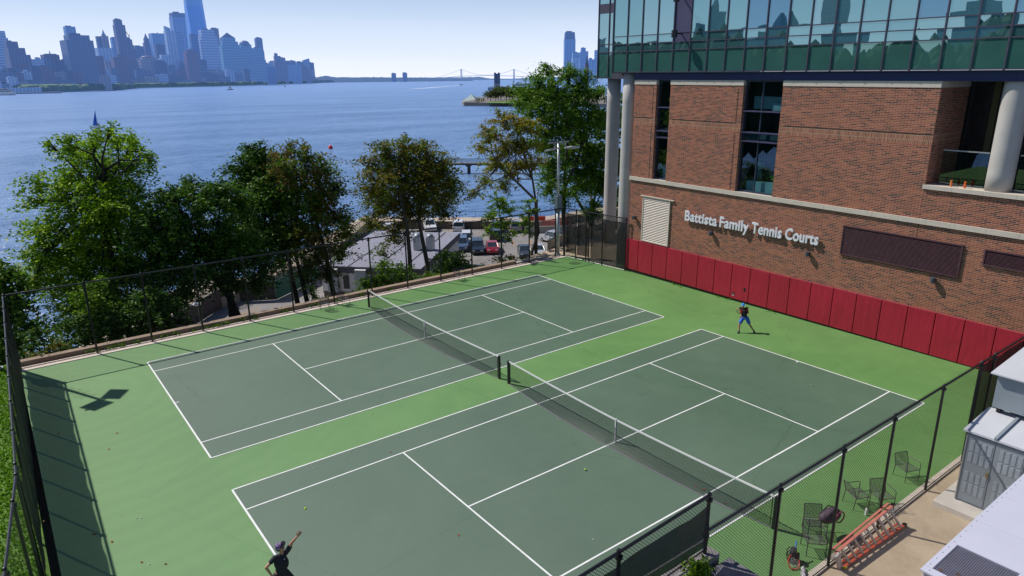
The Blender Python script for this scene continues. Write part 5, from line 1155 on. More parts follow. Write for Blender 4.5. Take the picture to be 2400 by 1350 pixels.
# lamp posts
for (u, v, hh, lab) in ((1063, 530, 5.5, 'dark lamp post at the river wall behind the white utility car'), (1260, 520, 5, 'dark lamp post behind the orange barriers')):
    p = W2(u, v, -12); t = thing('street_lamp', lab, 'street lamp', (p[0], p[1], -12)); MB().tube([(p[0], p[1], -12), (p[0], p[1], -12+hh)], [.09, .05], 8).build('pole', m_dkgrey, t); MB().ball((p[0], p[1], -11.8+hh), .24, 10, 8, (1, 1, 1.2)).build('lamp_head', plain('lamp_globe', (.3, .3, .3), .3), t)
p = W2(462, 715, -8.0); t = thing('street_lamp', 'pale lamp head on a curved arm below the left trees', 'street lamp', (p[0], p[1], -12)); MB().tube([(p[0]-1.3, p[1]+.5, -12), (p[0]-1.3, p[1]+.5, -7.4), (p[0]-.8, p[1]+.3, -7.1), (p[0], p[1], -7.7)], .07, 8).build('pole', m_dkgrey, t); MB().ball((p[0], p[1], -7.9), .38, 12, 8, (1.1, .8, .45)).build('lamp_head', m_white, t)
# boom lift
p = W2(1386, 500, -12); bl = thing('boom_lift', 'blue boom lift parked behind the far corner gate', 'boom lift', (p[0], p[1], -12), .4)
m_bl = plain('blue_machine_paint', (.015, .11, .45), .4)
MB().box(-1.3, 1.3, -1.0, 1.0, .5, 1.5).build('chassis', m_bl, bl, world=False, bevel=.08); MB().tube([(0, 0, 1.5), (-.6, 0, 5.0), (-.9, 0, 8.2)], [.3, .24, .16], 6).build('boom', m_galv, bl, world=False)
MB().box(-1.7, -.1, -.7, .7, 8.0, 9.1).build('basket', m_bl, bl, world=False); MB().box(-1.2, .2, -.5, .5, 5.4, 6.3).build('tool_box', m_bl, bl, world=False)
for x in (-.95, .95):
    for y in (-1, 1): MB().tube([(x, y*1.0, .5), (x, y*1.3, .5)], .5, 16).build('wheel', m_tyre, bl, world=False)
# ramp wall with railing outside the far corner
rw = thing('ramp_wall', 'low tan wall with a pale railing outside the far corner fence', 'wall', (18, 13, -1)); 
m = MB(); m.obox((20.9, 12.55, -.2), (7.0, .35, 1.5), .42); m.build('wall', m_coltan, rw); m = MB()
for k in range(4): m.tube([(17.7, 11.1, .6+.18*k), (24.1, 13.97, .6+.18*k)], .022, 5)
for k in range(6): m.tube([(17.7+1.28*k, 11.1+.574*k, .5), (17.7+1.28*k, 11.1+.574*k, 1.2)], .03, 5)
m.build('railing', m_galv, rw)
# river walkway
pw = thing('river_walkway', 'long dark walkway on piles standing in the river behind the thin tree', 'pier', tuple(W2(1165, 390, ZW)))
p0 = Vector(W2(1040, 384, -10.8)); p1 = Vector(W2(1300, 384, -10.8)); dd_ = (p1-p0).normalized(); nn = Vector((dd_.y, -dd_.x, 0))
m = MB(); m.obox((p0+p1)/2, ((p1-p0).length, 2.6, .5), math.atan2(dd_.y, dd_.x)); m.build('deck', plain('dark_deck', (.10, .085, .075), .8), pw)
for s_ in (-1, 1):
    for z in (.6, 1.1): MB().tube([p0+nn*1.2*s_+Vector((0, 0, z+.25)), p1+nn*1.2*s_+Vector((0, 0, z+.25))], .05, 5).build('rail', m_dkgrey, pw)
for k in range(6):
    q = p0+dd_*(7.3+11.5*k); MB().tube([(q.x, q.y, ZW-2), (q.x, q.y, -11.05)], .5, 12).build('pile', m_dkgrey, pw); m = MB(); m.obox((q.x, q.y, -11.2), (1.4, 2.8, .5), math.atan2(dd_.y, dd_.x)); m.build('pile_cap', m_dkgrey, pw)

# ================================================================== FAR SHORE AND SKYLINE
SH = [(-60, 223), (0, 221), (140, 216.5), (260, 211.5), (300, 208), (400, 205.5), (500, 203.2), (560, 201.5), (600, 200), (700, 196.8), (785, 193.5)]
def shD(u):
    v = np.interp(u, [a for a, _ in SH], [c for _, c in SH]); p = at(u, v, ZW); return float((p-CAM)@CF)
front = [tuple(at(u, v, ZW)[:2]) for u, v in SH]
back = [(a*1.9+200, c*1.9) for a, c in front]
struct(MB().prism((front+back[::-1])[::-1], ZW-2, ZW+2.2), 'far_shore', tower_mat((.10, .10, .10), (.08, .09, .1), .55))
HB, HP = (.12, .24, .60), (.20, .33, .66)
C_ = dict(dark=((.05, .07, .14), (.02, .03, .08)), slate=((.15, .20, .30), (.03, .06, .14)), purple=((.20, .17, .24), (.05, .05, .10)), brick=((.24, .12, .14), (.08, .05, .08)), pale=((.62, .74, .88), (.16, .30, .52)),
          glass=((.30, .46, .68), (.12, .27, .52)), teal=((.30, .50, .60), (.10, .27, .44)), tan=((.46, .38, .36), (.12, .13, .18)), blue=((.08, .18, .42), (.04, .12, .34)))
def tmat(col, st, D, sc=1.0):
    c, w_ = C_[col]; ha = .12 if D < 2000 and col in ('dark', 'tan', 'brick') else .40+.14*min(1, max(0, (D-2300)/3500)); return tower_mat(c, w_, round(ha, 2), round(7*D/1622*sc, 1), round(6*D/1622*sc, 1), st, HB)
def tower(label, D, secs, col='slate', st='grid', top=None, rot=.30, group=None, name='skyscraper', cat='skyscraper', zb=ZW+2.0, parts='section'):
    u0, u1, v0 = secs[0][:3]; c = atd((u0+u1)/2, v0, D); t = thing(name, label, cat, (c[0], c[1], zb), 0, group)
    vd = Vector((c[0]-CAM[0], c[1]-CAM[1], 0)).normalized(); base = math.atan2(vd.y, vd.x)-PI/2
    prevz = zb
    for i, s_ in enumerate(secs):
        u0, u1, v = s_[:3]; cl = s_[3] if len(s_) > 3 else col; a = atd(u0, v, D); b_ = atd(u1, v, D); Wm = np.linalg.norm((b_-a)[:2]); cc = (a+b_)/2
        k = .8; w_ = Wm/(math.cos(rot)+k*math.sin(rot)); dz = cc[2]; z0 = zb if i == 0 else min(prevz, dz-1)
        if i and (u0 < secs[i-1][0]-.5 or u1 > secs[i-1][1]+.5): z0 = zb
        q = s_[4] if len(s_) > 4 else 1.0
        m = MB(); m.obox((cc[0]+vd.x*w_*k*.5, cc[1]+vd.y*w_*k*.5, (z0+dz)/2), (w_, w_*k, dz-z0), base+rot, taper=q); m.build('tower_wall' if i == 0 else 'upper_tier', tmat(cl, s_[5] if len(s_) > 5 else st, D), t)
        prevz = dz; lw, lc = w_, (cc[0]+vd.x*w_*k*.5, cc[1]+vd.y*w_*k*.5)
    if not top and rot >= .1:
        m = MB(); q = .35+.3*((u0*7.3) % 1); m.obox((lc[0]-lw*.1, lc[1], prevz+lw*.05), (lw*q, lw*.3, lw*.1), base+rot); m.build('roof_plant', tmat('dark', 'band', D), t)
    if top:
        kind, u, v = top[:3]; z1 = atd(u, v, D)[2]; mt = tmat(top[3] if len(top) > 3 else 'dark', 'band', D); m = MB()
        if kind == 'pyr': m.obox((lc[0], lc[1], (prevz+z1)/2), (lw*.92, lw*.78, z1-prevz), base+rot, taper=.02); m.build('pyramid_roof', mt, t)
        elif kind == 'spire': m.tube([(lc[0], lc[1], prevz), (lc[0], lc[1], z1)], [lw*(top[4] if len(top) > 4 else .3), .5], 6); m.build('spire', mt, t)
        elif kind == 'mast': m.tube([(lc[0], lc[1], prevz), (lc[0], lc[1], z1)], [2.2, 1.0], 5); m.build('mast', mt, t)
        elif kind == 'dome': m.ball((lc[0], lc[1], prevz), lw*.48, 16, 10, (1, 1, (z1-prevz)/(lw*.48))); m.build('dome', mt, t, smooth=True)
        elif kind == 'wedge':
            R3 = Matrix.Rotation(base+rot, 3, 'Z'); hw_, hd = lw/2, lw*.4; pv = [(-hw_, -hd, 0), (hw_, -hd, 0), (hw_, hd, 0), (-hw_, hd, 0), (-hw_, -hd, z1-prevz), (-hw_, hd, z1-prevz)] if top[4] < 0 else [(-hw_, -hd, 0), (hw_, -hd, 0), (hw_, hd, 0), (-hw_, hd, 0), (hw_, -hd, z1-prevz), (hw_, hd, z1-prevz)]
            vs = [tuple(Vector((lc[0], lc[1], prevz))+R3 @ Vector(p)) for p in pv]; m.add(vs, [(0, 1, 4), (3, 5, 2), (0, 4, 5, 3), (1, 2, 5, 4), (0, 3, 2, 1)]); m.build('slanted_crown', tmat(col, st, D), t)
    return t
T = tower
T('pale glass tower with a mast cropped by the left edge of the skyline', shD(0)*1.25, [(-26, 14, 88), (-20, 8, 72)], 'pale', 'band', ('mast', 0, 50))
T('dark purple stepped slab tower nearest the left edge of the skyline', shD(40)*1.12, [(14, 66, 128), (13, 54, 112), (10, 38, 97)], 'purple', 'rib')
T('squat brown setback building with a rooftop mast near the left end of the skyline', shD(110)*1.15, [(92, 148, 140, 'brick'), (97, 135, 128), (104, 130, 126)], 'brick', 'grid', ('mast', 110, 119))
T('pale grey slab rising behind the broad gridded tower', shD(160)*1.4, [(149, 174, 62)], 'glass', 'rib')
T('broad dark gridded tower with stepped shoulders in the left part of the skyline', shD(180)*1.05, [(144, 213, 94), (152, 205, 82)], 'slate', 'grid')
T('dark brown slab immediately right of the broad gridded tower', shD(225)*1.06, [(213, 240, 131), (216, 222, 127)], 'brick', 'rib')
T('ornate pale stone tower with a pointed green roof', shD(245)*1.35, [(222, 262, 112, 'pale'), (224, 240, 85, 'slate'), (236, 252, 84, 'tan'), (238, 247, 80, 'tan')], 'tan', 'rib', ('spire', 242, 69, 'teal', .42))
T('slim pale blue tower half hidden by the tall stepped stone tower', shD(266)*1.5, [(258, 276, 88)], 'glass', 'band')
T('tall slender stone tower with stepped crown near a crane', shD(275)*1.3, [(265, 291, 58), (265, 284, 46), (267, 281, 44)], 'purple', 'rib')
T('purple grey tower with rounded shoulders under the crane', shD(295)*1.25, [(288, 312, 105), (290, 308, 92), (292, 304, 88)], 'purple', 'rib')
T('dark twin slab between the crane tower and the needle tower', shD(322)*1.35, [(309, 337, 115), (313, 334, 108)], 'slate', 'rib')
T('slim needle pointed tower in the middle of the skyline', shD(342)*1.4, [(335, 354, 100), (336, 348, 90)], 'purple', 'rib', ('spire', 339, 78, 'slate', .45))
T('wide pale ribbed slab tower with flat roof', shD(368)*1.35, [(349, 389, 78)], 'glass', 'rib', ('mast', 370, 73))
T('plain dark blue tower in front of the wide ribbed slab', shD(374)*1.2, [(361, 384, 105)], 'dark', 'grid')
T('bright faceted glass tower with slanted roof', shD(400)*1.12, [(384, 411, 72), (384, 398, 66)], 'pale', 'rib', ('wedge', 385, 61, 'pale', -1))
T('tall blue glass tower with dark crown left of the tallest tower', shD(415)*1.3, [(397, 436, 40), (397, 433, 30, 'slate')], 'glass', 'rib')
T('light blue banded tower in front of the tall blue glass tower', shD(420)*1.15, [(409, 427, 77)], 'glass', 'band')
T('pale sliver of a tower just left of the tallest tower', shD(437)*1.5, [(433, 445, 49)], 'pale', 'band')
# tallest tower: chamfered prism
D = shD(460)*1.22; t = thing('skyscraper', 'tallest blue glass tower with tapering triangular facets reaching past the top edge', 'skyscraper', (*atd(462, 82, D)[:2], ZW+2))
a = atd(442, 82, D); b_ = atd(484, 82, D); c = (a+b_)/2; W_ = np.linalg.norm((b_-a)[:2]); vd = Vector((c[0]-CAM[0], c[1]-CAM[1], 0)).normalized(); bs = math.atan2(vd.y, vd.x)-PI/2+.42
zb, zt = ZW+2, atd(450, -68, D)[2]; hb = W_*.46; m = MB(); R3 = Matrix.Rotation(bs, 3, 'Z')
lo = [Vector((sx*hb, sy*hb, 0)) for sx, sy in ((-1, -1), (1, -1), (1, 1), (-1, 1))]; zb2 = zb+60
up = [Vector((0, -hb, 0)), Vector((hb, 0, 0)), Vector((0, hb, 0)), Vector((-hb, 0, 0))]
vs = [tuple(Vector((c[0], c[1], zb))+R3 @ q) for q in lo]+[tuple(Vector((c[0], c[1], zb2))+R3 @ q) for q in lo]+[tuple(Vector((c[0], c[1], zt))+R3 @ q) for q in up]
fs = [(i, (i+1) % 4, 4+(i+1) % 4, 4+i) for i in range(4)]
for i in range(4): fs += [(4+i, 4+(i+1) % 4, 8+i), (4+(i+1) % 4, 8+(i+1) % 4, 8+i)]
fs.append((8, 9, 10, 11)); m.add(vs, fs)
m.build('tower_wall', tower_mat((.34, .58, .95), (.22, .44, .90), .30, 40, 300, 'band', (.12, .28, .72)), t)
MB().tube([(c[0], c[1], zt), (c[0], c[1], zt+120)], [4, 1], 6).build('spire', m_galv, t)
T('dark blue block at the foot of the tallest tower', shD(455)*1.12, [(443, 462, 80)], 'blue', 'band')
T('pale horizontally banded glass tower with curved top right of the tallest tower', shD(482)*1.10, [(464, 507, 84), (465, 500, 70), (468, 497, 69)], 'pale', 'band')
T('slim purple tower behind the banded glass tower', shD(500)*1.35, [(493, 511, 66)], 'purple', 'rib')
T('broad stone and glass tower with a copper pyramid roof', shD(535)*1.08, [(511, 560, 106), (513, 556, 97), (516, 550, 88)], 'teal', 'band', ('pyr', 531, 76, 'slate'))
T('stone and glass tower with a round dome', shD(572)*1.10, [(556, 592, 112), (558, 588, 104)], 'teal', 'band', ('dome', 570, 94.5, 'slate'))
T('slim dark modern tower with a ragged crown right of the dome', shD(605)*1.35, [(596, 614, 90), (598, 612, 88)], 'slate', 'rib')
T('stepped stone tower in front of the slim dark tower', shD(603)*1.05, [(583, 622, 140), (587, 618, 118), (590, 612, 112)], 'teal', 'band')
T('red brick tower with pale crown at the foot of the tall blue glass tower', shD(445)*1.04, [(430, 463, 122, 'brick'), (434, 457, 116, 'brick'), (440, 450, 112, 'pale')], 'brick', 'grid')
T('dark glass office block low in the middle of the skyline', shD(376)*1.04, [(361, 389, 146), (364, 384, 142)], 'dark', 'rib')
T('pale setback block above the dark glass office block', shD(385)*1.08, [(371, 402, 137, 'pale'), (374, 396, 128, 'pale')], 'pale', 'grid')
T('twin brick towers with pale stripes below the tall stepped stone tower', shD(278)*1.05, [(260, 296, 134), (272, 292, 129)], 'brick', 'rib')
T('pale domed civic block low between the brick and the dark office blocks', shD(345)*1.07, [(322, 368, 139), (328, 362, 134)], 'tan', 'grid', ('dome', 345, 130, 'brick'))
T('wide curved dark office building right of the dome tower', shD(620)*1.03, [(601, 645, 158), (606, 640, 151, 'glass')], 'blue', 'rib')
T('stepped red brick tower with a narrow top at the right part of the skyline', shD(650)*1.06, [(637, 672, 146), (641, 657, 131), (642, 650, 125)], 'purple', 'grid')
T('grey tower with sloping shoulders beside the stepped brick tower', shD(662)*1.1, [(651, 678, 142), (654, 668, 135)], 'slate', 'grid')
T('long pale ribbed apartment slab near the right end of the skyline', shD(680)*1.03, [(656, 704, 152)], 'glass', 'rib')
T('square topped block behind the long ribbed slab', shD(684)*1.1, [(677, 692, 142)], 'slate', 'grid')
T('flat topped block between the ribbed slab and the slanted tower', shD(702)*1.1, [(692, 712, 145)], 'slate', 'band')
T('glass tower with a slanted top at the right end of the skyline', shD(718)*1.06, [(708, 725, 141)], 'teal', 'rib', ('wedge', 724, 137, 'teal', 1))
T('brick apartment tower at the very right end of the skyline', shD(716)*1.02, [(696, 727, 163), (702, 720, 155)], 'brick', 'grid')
# crane
D = shD(300)*1.3; p = atd(303, 100, D); t = thing('tower_crane', 'thin construction crane above the purple tower', 'crane', tuple(p)); q = atd(302, 84, D); r_ = atd(288, 64, D); r2 = atd(305, 80, D)
MB().tube([p, q], 2.6, 4).build('mast', m_dkgrey, t); MB().tube([r2, q, r_], 1.6, 4).build('jib', m_dkgrey, t)
# low waterfront rows
rg = np.random.default_rng(42)
kinds = [('brick', 'low brick block in the waterfront row under the skyline', 'low brick waterfront blocks'), ('pale', 'low pale block in the waterfront row under the skyline', 'low pale waterfront blocks'),
         ('slate', 'low grey blue block in the waterfront row under the skyline', 'low grey blue waterfront blocks'), ('dark', 'low dark block in the waterfront row under the skyline', 'low dark waterfront blocks'), ('tan', 'low sandy block in the waterfront row under the skyline', 'low sandy waterfront blocks')]
for row, (vt, vs_, kD, wr) in enumerate(((146, 10, 1.10, (12, 26)), (163, 10, 1.055, (14, 34)), (181, 8, 1.03, (18, 44)))):
    u = -20
    while u < 720:
        w_ = rg.uniform(*wr); k = kinds[rg.choice(5, p=[.28, .18, .26, .12, .16])]; lift = 0 if u < 600 else 4
        if not (row == 0 and rg.random() < .3):
            vv = vt+rg.uniform(-vs_, vs_)+lift+(6 if u < 60 else 0); secs = [(u, u+w_, vv)]
            if rg.random() < .5: secs.append((u+w_*.2, u+w_*.7, vv-rg.uniform(2, 5)))
            T(k[1], shD(u+w_)*kD*rg.uniform(.997, 1.003), secs, k[0], ['grid', 'rib', 'band'][rg.integers(3)], group=k[2], name='waterfront_block', cat='building', rot=rg.uniform(.12, .35))
        u += w_*rg.uniform(.75, 1.0)
# vent building on the left pier, and the piers
D = shD(240)*.985
T('squat tan tower house standing on a pier in front of the skyline', D, [(222, 256, 180), (224, 253, 175)], 'tan', 'rib', name='ventilation_building', cat='building', rot=.2, zb=ZW+1)
def deck(name, label, pts, h, mat, cat='pier'):
    ps = [tuple(at(u, v, ZW)[:2]) for u, v in pts]; m = MB(); m.prism(ps[::-1], ZW-2, ZW+h); o = m.build(name, mat, None); tag(o, label, cat); return o
dk = tower_mat((.05, .06, .07), (.04, .05, .06), .35, 9, 9, 'grid', HB)
deck('pier', 'dark low pier below the tan tower house', [(212, 214.5), (272, 213.5), (262, 211), (218, 212)], 2.5, dk)
deck('pier', 'long thin dark pier to the left of the tan tower house', [(130, 217), (222, 214.3), (222, 212.5), (130, 214.5)], 2, dk)
deck('pier', 'pier with sheds behind the ferry at the left edge', [(36, 220.5), (144, 218.5), (140, 215.5), (36, 217)], 3, dk)
T('long pale shed on the pier behind the ferry', shD(60)*.985, [(-30, 86, 206)], 'pale', 'rib', name='pier_shed', cat='building', rot=.02, zb=ZW+3)
# shoreline trees as one band
def lumps(name, label, path, D_off, h, n, mat, seed, cat='trees'):
    rg = np.random.default_rng(seed); m = MB()
    for i in range(n):
        u, v = path(rg.random()); p = at(u, v, ZW); s_ = rg.uniform(.6, 1.25)*h; r_ = s_*rg.uniform(.8, 1.6)
        m.ball((p[0]+rg.normal(0, h), p[1]+rg.uniform(.3, 2.5)*h, ZW+2+s_*.5), 1, 6, 4, (r_, r_, s_*.75))
    o = m.build(name, mat, None); return tag(o, label, cat, kind='stuff')
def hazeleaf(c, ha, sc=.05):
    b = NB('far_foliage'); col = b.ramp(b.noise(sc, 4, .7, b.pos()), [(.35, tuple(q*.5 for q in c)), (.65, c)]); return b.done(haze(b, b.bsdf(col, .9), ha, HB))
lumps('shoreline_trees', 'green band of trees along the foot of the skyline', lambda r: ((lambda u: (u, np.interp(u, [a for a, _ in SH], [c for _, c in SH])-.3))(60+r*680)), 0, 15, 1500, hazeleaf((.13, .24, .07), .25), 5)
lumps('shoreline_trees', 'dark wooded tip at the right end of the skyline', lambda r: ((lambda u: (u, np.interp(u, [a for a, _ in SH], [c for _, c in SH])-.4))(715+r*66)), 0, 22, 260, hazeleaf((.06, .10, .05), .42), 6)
# distant hills
def ridge(prof, D, ha, nm='far_hills'):
    m = MB(); vs = []
    for u, v in prof:
        p = atd(u, v, D); vs += [(p[0], p[1], ZW-1), (p[0], p[1], p[2])]
        q = atd(u, v, D*1.02); vs += [(q[0], q[1], ZW-1)]
    n = len(prof); m.add(vs, [f for i in range(n-1) for f in ((3*i, 3*i+3, 3*i+4, 3*i+1), (3*i+1, 3*i+4, 3*i+5, 3*i+2))])
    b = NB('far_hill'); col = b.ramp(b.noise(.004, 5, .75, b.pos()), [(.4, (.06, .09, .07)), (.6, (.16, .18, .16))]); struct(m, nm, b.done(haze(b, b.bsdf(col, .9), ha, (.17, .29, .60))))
rg = np.random.default_rng(8)
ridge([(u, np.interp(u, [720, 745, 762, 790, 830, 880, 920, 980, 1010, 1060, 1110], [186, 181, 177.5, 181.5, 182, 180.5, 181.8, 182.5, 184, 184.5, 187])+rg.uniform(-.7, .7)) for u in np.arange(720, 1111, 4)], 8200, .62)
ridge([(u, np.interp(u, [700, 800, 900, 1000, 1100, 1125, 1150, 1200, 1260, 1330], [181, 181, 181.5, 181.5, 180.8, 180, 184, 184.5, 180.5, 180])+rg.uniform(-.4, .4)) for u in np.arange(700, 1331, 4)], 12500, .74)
T('left one of the two hazy apartment slabs far away across the bay', 8000, [(917, 928, 171.5)], 'slate', 'rib', name='distant_tower', cat='building', rot=.1, zb=ZW); T('right one of the two hazy apartment slabs far away across the bay', 8000, [(943, 954, 170.5)], 'slate', 'rib', name='distant_tower', cat='building', rot=.1, zb=ZW)
# suspension bridge
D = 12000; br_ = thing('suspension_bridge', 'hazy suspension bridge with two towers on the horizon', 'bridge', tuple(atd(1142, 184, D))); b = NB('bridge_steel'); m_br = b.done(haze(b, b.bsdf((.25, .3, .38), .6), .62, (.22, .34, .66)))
for u in (1081, 1204.5):
    for du in (-1.2, 1.2): p = atd(u+du, 162, D); MB().tube([(p[0], p[1], ZW), tuple(p)], 6.5, 4).build('tower_leg', m_br, br_)
    a = atd(u-1.2, 163, D); b_ = atd(u+1.2, 163, D); MB().tube([a, b_], 7, 4).build('cross_beam', m_br, br_)
MB().tube([atd(u, v, D) for u, v in ((1015, 184), (1081, 178.6), (1142, 176.8), (1204, 178.2), (1275, 183))], 5.0, 4).build('deck', m_br, br_)
for pts in ([(1020, 183.2), (1050, 174), (1081, 162.5)], [(1081+123.5*k/10, 162.5+13.6*(1-(2*k/10-1)**2)) for k in range(11)], [(1204.5, 162.5), (1238, 174), (1270, 183)]): MB().tube([atd(u, v, D) for u, v in pts], 2.6, 4).build('cable', m_br, br_)
# towers across the harbour on the right
T('tall tapering glass tower standing alone right of the bay', 3300, [(1321, 1349, 92), (1322, 1348.5, 75, 'slate', .90)], 'glass', 'rib', rot=.12)
T('shorter teal topped tower beside the tall tapering tower', 2900, [(1340, 1359, 136, 'pale'), (1341, 1359, 123, 'teal')], 'pale', 'rib', rot=.12)
T('pale twin apartment tower right of the teal topped tower', 2900, [(1359, 1379, 120), (1361, 1373, 112)], 'glass', 'band', rot=.15)
T('low glass block behind the dark clock spire', 2700, [(1378, 1396, 139), (1380, 1388, 136)], 'glass', 'grid', rot=.1)
T('sliver of a pale blue tower against the glass corner', 2700, [(1393, 1402, 118)], 'pale', 'band', rot=.1)
T('dark brick clock spire in front of the right hand towers', 1200, [(1371, 1380, 150)], 'brick', 'rib', ('spire', 1375, 131, 'dark', .5), rot=.1, name='clock_tower', cat='tower')
T('dark ventilation tower with notched top standing in the river', float((at(1165, 209, ZW)-CAM)@CF), [(1157.5, 1172, 196, 'tan'), (1157.5, 1172, 172.5, 'dark'), (1157.8, 1162.5, 170, 'dark'), (1166.5, 1171.5, 170, 'dark')], 'tan', 'rib', rot=.05, name='ventilation_tower', cat='tower', zb=ZW)
deck('pier', 'dark dock around the foot of the ventilation tower', [(1143, 211.5), (1185, 210.5), (1182, 207.5), (1145, 208)], 5, dk)
deck('pier', 'faint low dock far out in the bay', [(1206, 200.5), (1300, 200), (1296, 197.8), (1210, 198)], 5, dk)
# park on a pier
pz = -12.0; pk = [(1083, 244), (1088, 237.5), (1105, 234.5), (1180, 229), (1420, 226), (1420, 252), (1150, 249), (1088, 248.3)]
struct(MB().prism([tuple(at(u, v, ZW)[:2]) for u, v in pk][::-1], ZW-1, ZW+3.2), 'pier_park', plain('pier_deck', (.17, .15, .14), .9, scale=.05))
struct(MB().prism([tuple(at(u, v, ZW+3.3)[:2]) for u, v in [(1140, 241.5), (1330, 243), (1330, 237), (1150, 237.5)]][::-1], ZW+3.3, ZW+3.5), 'park_lawn', plain('park_grass', (.12, .22, .05), .9, scale=.05))
m_park = leafmat('park_leaf', (.05, .085, .03), (.11, .155, .05), (.20, .24, .09), (.15, .12, .05), .2, tr=.2)
rg = np.random.default_rng(61)
for i, (u, v) in enumerate([(1150, 238), (1162, 238), (1174, 237), (1187, 237), (1200, 238), (1213, 237), (1226, 237), (1240, 238), (1254, 237), (1268, 238), (1283, 238), (1168, 234), (1194, 234), (1220, 234), (1247, 234), (1275, 234)]):
    p = at(u, v, ZW+3.2); h = rg.uniform(13, 16)*(1 if i else .85); t = thing('park_tree', 'round olive green tree in the row on the pier park', 'tree', tuple(p), 0, 'trees on the pier park'); MB().tube([p, p+np.array([0, 0, h*.55])], [.4, .2], 6).build('trunk', m_bark, t)
    leaf_obj('crown', leaf_cloud(rg, [(p[0]+rg.normal(0, 1.6), p[1]+rg.normal(0, 1.6), p[2]+h*rg.uniform(.48, .75), h*.32) for _ in range(5)], 1500, .75, 1.3, per=12), m_park, t)
p = at(1102, 240, ZW+3.2); t = thing('park_pavilion', 'pale green tent roofed pavilion at the tip of the pier park', 'pavilion', tuple(p)); m = MB(); m.add([(p[0]-9, p[1]+3, p[2]+.6), (p[0]+1, p[1]-8, p[2]+3), (p[0]+9, p[1]-3, p[2]+3), (p[0]-1, p[1]+8, p[2]+3), (p[0]+2, p[1], p[2]+8)], [(0, 1, 4), (1, 2, 4), (2, 3, 4), (3, 0, 4)]); m.build('roof', plain('pale_green_roof', (.36, .46, .42), .7, scale=.2), t)
for dx, dy in ((1, -7.5), (8, -3), (-1, 7)): MB().tube([(p[0]+dx, p[1]+dy, p[2]), (p[0]+dx, p[1]+dy, p[2]+3)], .25, 6).build('post', m_dkgrey, t)
for i, (u, v) in enumerate([(1118, 240), (1123, 239), (1128, 240), (1133, 239)]):
    p = at(u, v, ZW+3.2); t = thing('small_tree', 'small dark conical tree beside the pavilion', 'tree', tuple(p), 0, 'small trees beside the pavilion'); leaf_obj('crown', leaf_cloud(rg, [(p[0], p[1], p[2]+1.8, 1.2), (p[0], p[1], p[2]+3.2, .9)], 120, .5, .4, per=8), lf_dark, t); MB().tube([p, p+np.array([0, 0, 1.5])], .12, 5).build('trunk', m_bark, t)
# vessels
def boat(label, u, v, Ln, hd, hullc, cabin, kind='motor', tall=0, name='boat'):
    p = at(u, v, ZW); t = thing(name, label, 'boat', tuple(p), hd); m = MB(); w_ = Ln*.14; h = Ln*.09
    m.add([(-Ln/2, -w_, h), (Ln*.2, -w_, h), (Ln/2, 0, h*1.4), (Ln*.2, w_, h), (-Ln/2, w_, h), (-Ln/2, -w_*.8, -.3), (Ln*.2, -w_*.8, -.3), (Ln*.44, 0, -.3), (Ln*.2, w_*.8, -.3), (-Ln/2, w_*.8, -.3)], [(0, 1, 2, 3, 4), (0, 5, 6, 1), (1, 6, 7, 2), (2, 7, 8, 3), (3, 8, 9, 4), (4, 9, 5, 0)]); m.build('hull', hullc, t, world=False)
    for k, (x0, x1, z0, z1) in enumerate(cabin): MB().box(Ln*x0, Ln*x1, -w_*(.8-.12*k), w_*(.8-.12*k), h+Ln*z0, h+Ln*z1).build('cabin', m_white if k % 2 == 0 else plain('cabin_glass', (.05, .07, .1), .2), t, world=False)
    if tall: MB().tube([(0, 0, h), (0, 0, h+tall)], .08+Ln*.004, 5).build('mast', m_galv, t, world=False)
    return t
hv = math.atan2(CR[1], CR[0])
f_ = boat('white sightseeing ferry cropped by the left edge in front of the piers', 10, 223.5, 62, hv, m_white, [(-.45, .30, 0, .05), (-.45, .28, .05, .08), (-.44, .22, .08, .12), (-.42, .16, .12, .145), (-.3, .05, .145, .18)], name='ferry')
boat('small white motor boat leaving a short wake before the skyline', 540, 211, 22, hv, plain('navy_hull', (.08, .12, .25), .4), [(-.2, .2, 0, .22), (-.1, .1, .22, .35)])
sb = boat('sailboat with a tall blue and white sail above the left tree', 230, 300, 9, hv, m_white, [(-.2, .2, 0, .06)], tall=9.6, name='sailboat')
MB().add([(.1, 0, 1.0), (-3.2, .3, 1.2), (-.1, 0, 10.2), (-1.6, .6, 5)], [(0, 1, 3), (0, 3, 2), (3, 1, 2)]).build('mainsail', plain('blue_sail', (.03, .12, .48), .7), sb, world=False); MB().add([(.2, .05, 1), (2.0, .05, .9), (.2, .05, 4)], [(0, 1, 2)]).build('jib', m_white, sb, world=False)
for (u, v, hh, lab) in ((935, 190.6, 26, 'tiny white sailboat in the middle of the bay'), (1205, 199, 30, 'tiny white sailboat below the right tower of the bridge'), (1127, 191.5, 14, 'tiny white sail near the ventilation tower')):
    s_ = boat(lab, u, v, 14, hv, m_white, [], tall=hh, name='sailboat'); MB().add([(0, 0, 3), (-hh*.28, .5, 3), (0, 0, hh)], [(0, 1, 2)]).build('mainsail', m_white, s_, world=False)
mb_ = boat('red and white speedboat at the head of a long wake', 1081, 199.5, 18, hv, plain('red_hull', (.4, .08, .06), .5), [(-.25, .2, 0, .2)])
b = NB('foam'); n = b.noise(.03, 3, .7, b.pos()); m_foam = b.done(b.bsdf(b.ramp(n, [(.3, (.25, .36, .55)), (.7, (.55, .62, .72))]), .8))
m = MB(); a = [at(1078, 199.6, ZW+.06), at(1079, 200.3, ZW+.06), at(1000, 207.2, ZW+.06), at(940, 210, ZW+.06), at(1000, 205.2, ZW+.06)]; m.add(a, [(0, 4, 2, 1), (4, 3, 2)]); struct(m, 'boat_wake', m_foam)
m = MB(); m.add([at(543, 211, ZW+.06), at(543, 211.6, ZW+.06), at(562, 211.4, ZW+.06)], [(0, 1, 2)]); struct(m, 'boat_wake', m_foam)
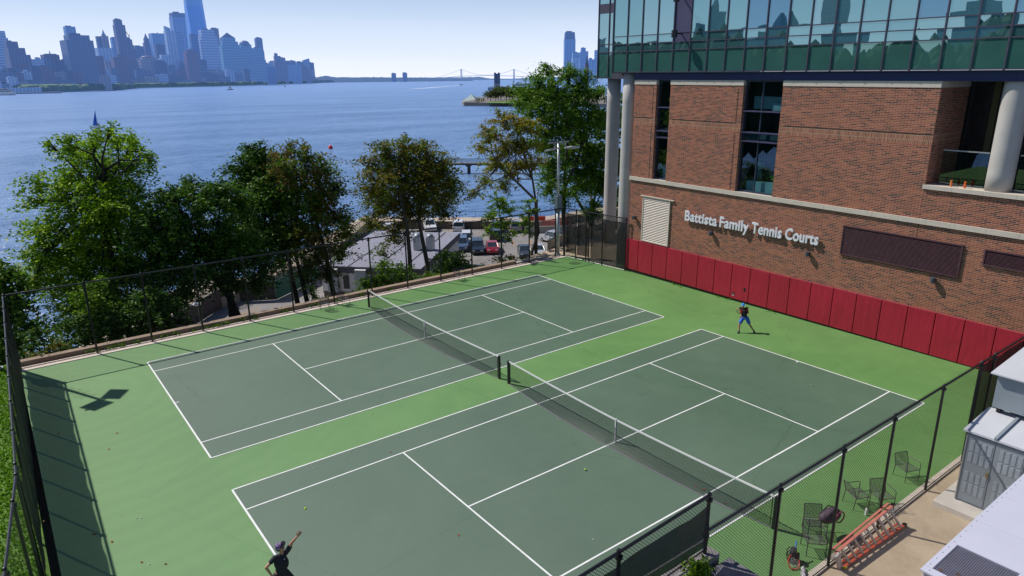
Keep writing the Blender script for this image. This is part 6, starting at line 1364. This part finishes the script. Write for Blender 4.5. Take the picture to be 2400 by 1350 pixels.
m = MB(); bands = []
for i, (u, v, Ln, lab) in enumerate([(1048, 187.4, 90, 'long low hazy ship left of the bridge tower'), (1079, 189.5, 60, 'small hazy ship under the left bridge tower'), (1140, 186.6, 120, 'hazy cargo ship between the bridge towers'), (1179, 186.4, 90, 'hazy cargo ship right of the ventilation tower'), (1219, 186.6, 100, 'hazy cargo ship right of the right bridge tower'), (892, 190, 60, 'small hazy ferry left of the small sailboat')]):
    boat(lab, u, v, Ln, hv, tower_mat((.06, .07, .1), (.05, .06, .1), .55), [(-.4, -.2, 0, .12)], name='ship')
p = at(775, 349, ZW); o = MB().ball((0, 0, .5), .85, 12, 8, (1, 1, 1.2)).build('buoy', plain('red_buoy', (.85, .04, .03), .5), None, smooth=True); o.location = tuple(p); tag(o, 'round red buoy floating in the river between the middle trees', 'buoy')
p = at(668, 203.5, ZW); o = MB().tube([(0, 0, 0), (0, 0, 7)], [2.5, 1], 6).build('channel_marker', plain('green_marker', (.02, .08, .05), .5), None); o.location = tuple(p); tag(o, 'small dark channel marker before the right end of the skyline', 'buoy')
# city and woods to the north, outside the frame but mirrored in the glass
rg = np.random.default_rng(5); m = MB()
for i in range(120):
    az = math.radians(rg.uniform(112, 172)); r_ = rg.uniform(2600, 3600); h = rg.uniform(45, 120) if rg.random() < .8 else rg.uniform(120, 215); w_ = rg.uniform(25, 75)
    m.obox((r_*math.cos(az), r_*math.sin(az), ZW+h/2), (w_, w_, h), rg.uniform(0, 1))
for az, h, w_ in ((151, 380, 60), (133, 430, 34), (143, 330, 70), (128, 290, 60), (160, 330, 70), (147, 260, 110)):
    a = math.radians(az); m.obox((3000*math.cos(a), 3000*math.sin(a), ZW+h*.4), (w_, w_, h*.8), .3); m.obox((3000*math.cos(a), 3000*math.sin(a), ZW+h*.9), (w_*.4, w_*.4, h*.2), .3, taper=.2)
tag(m.build('distant_skyline', tower_mat((.12, .2, .24), (.05, .1, .14), .35, 20, 16, 'grid', (.12, .2, .3))), 'dense far city skyline mirrored in the glass upper storey', 'skyline', kind='stuff')
m = MB()
for i in range(1100):
    az = math.radians(rg.uniform(109, 178)); r_ = rg.uniform(110, 165); top = 12.4+2.2*math.sin(az*11)+1.3*math.sin(az*37)+rg.uniform(-1.5, 1.5); s_ = rg.uniform(1.0, 2.6)
    m.ball((r_*math.cos(az), r_*math.sin(az), top-s_), s_, 7, 5); m.ball((r_*math.cos(az), r_*math.sin(az), top-s_*2.4), s_*1.6, 7, 5, (1, 1, 3.5))
tag(m.build('woods', plain('far_woods', (.03, .06, .02), .9, scale=.2, var=.4)), 'wooded bank mirrored in the lowest panes of the glass storey', 'woods', kind='stuff')
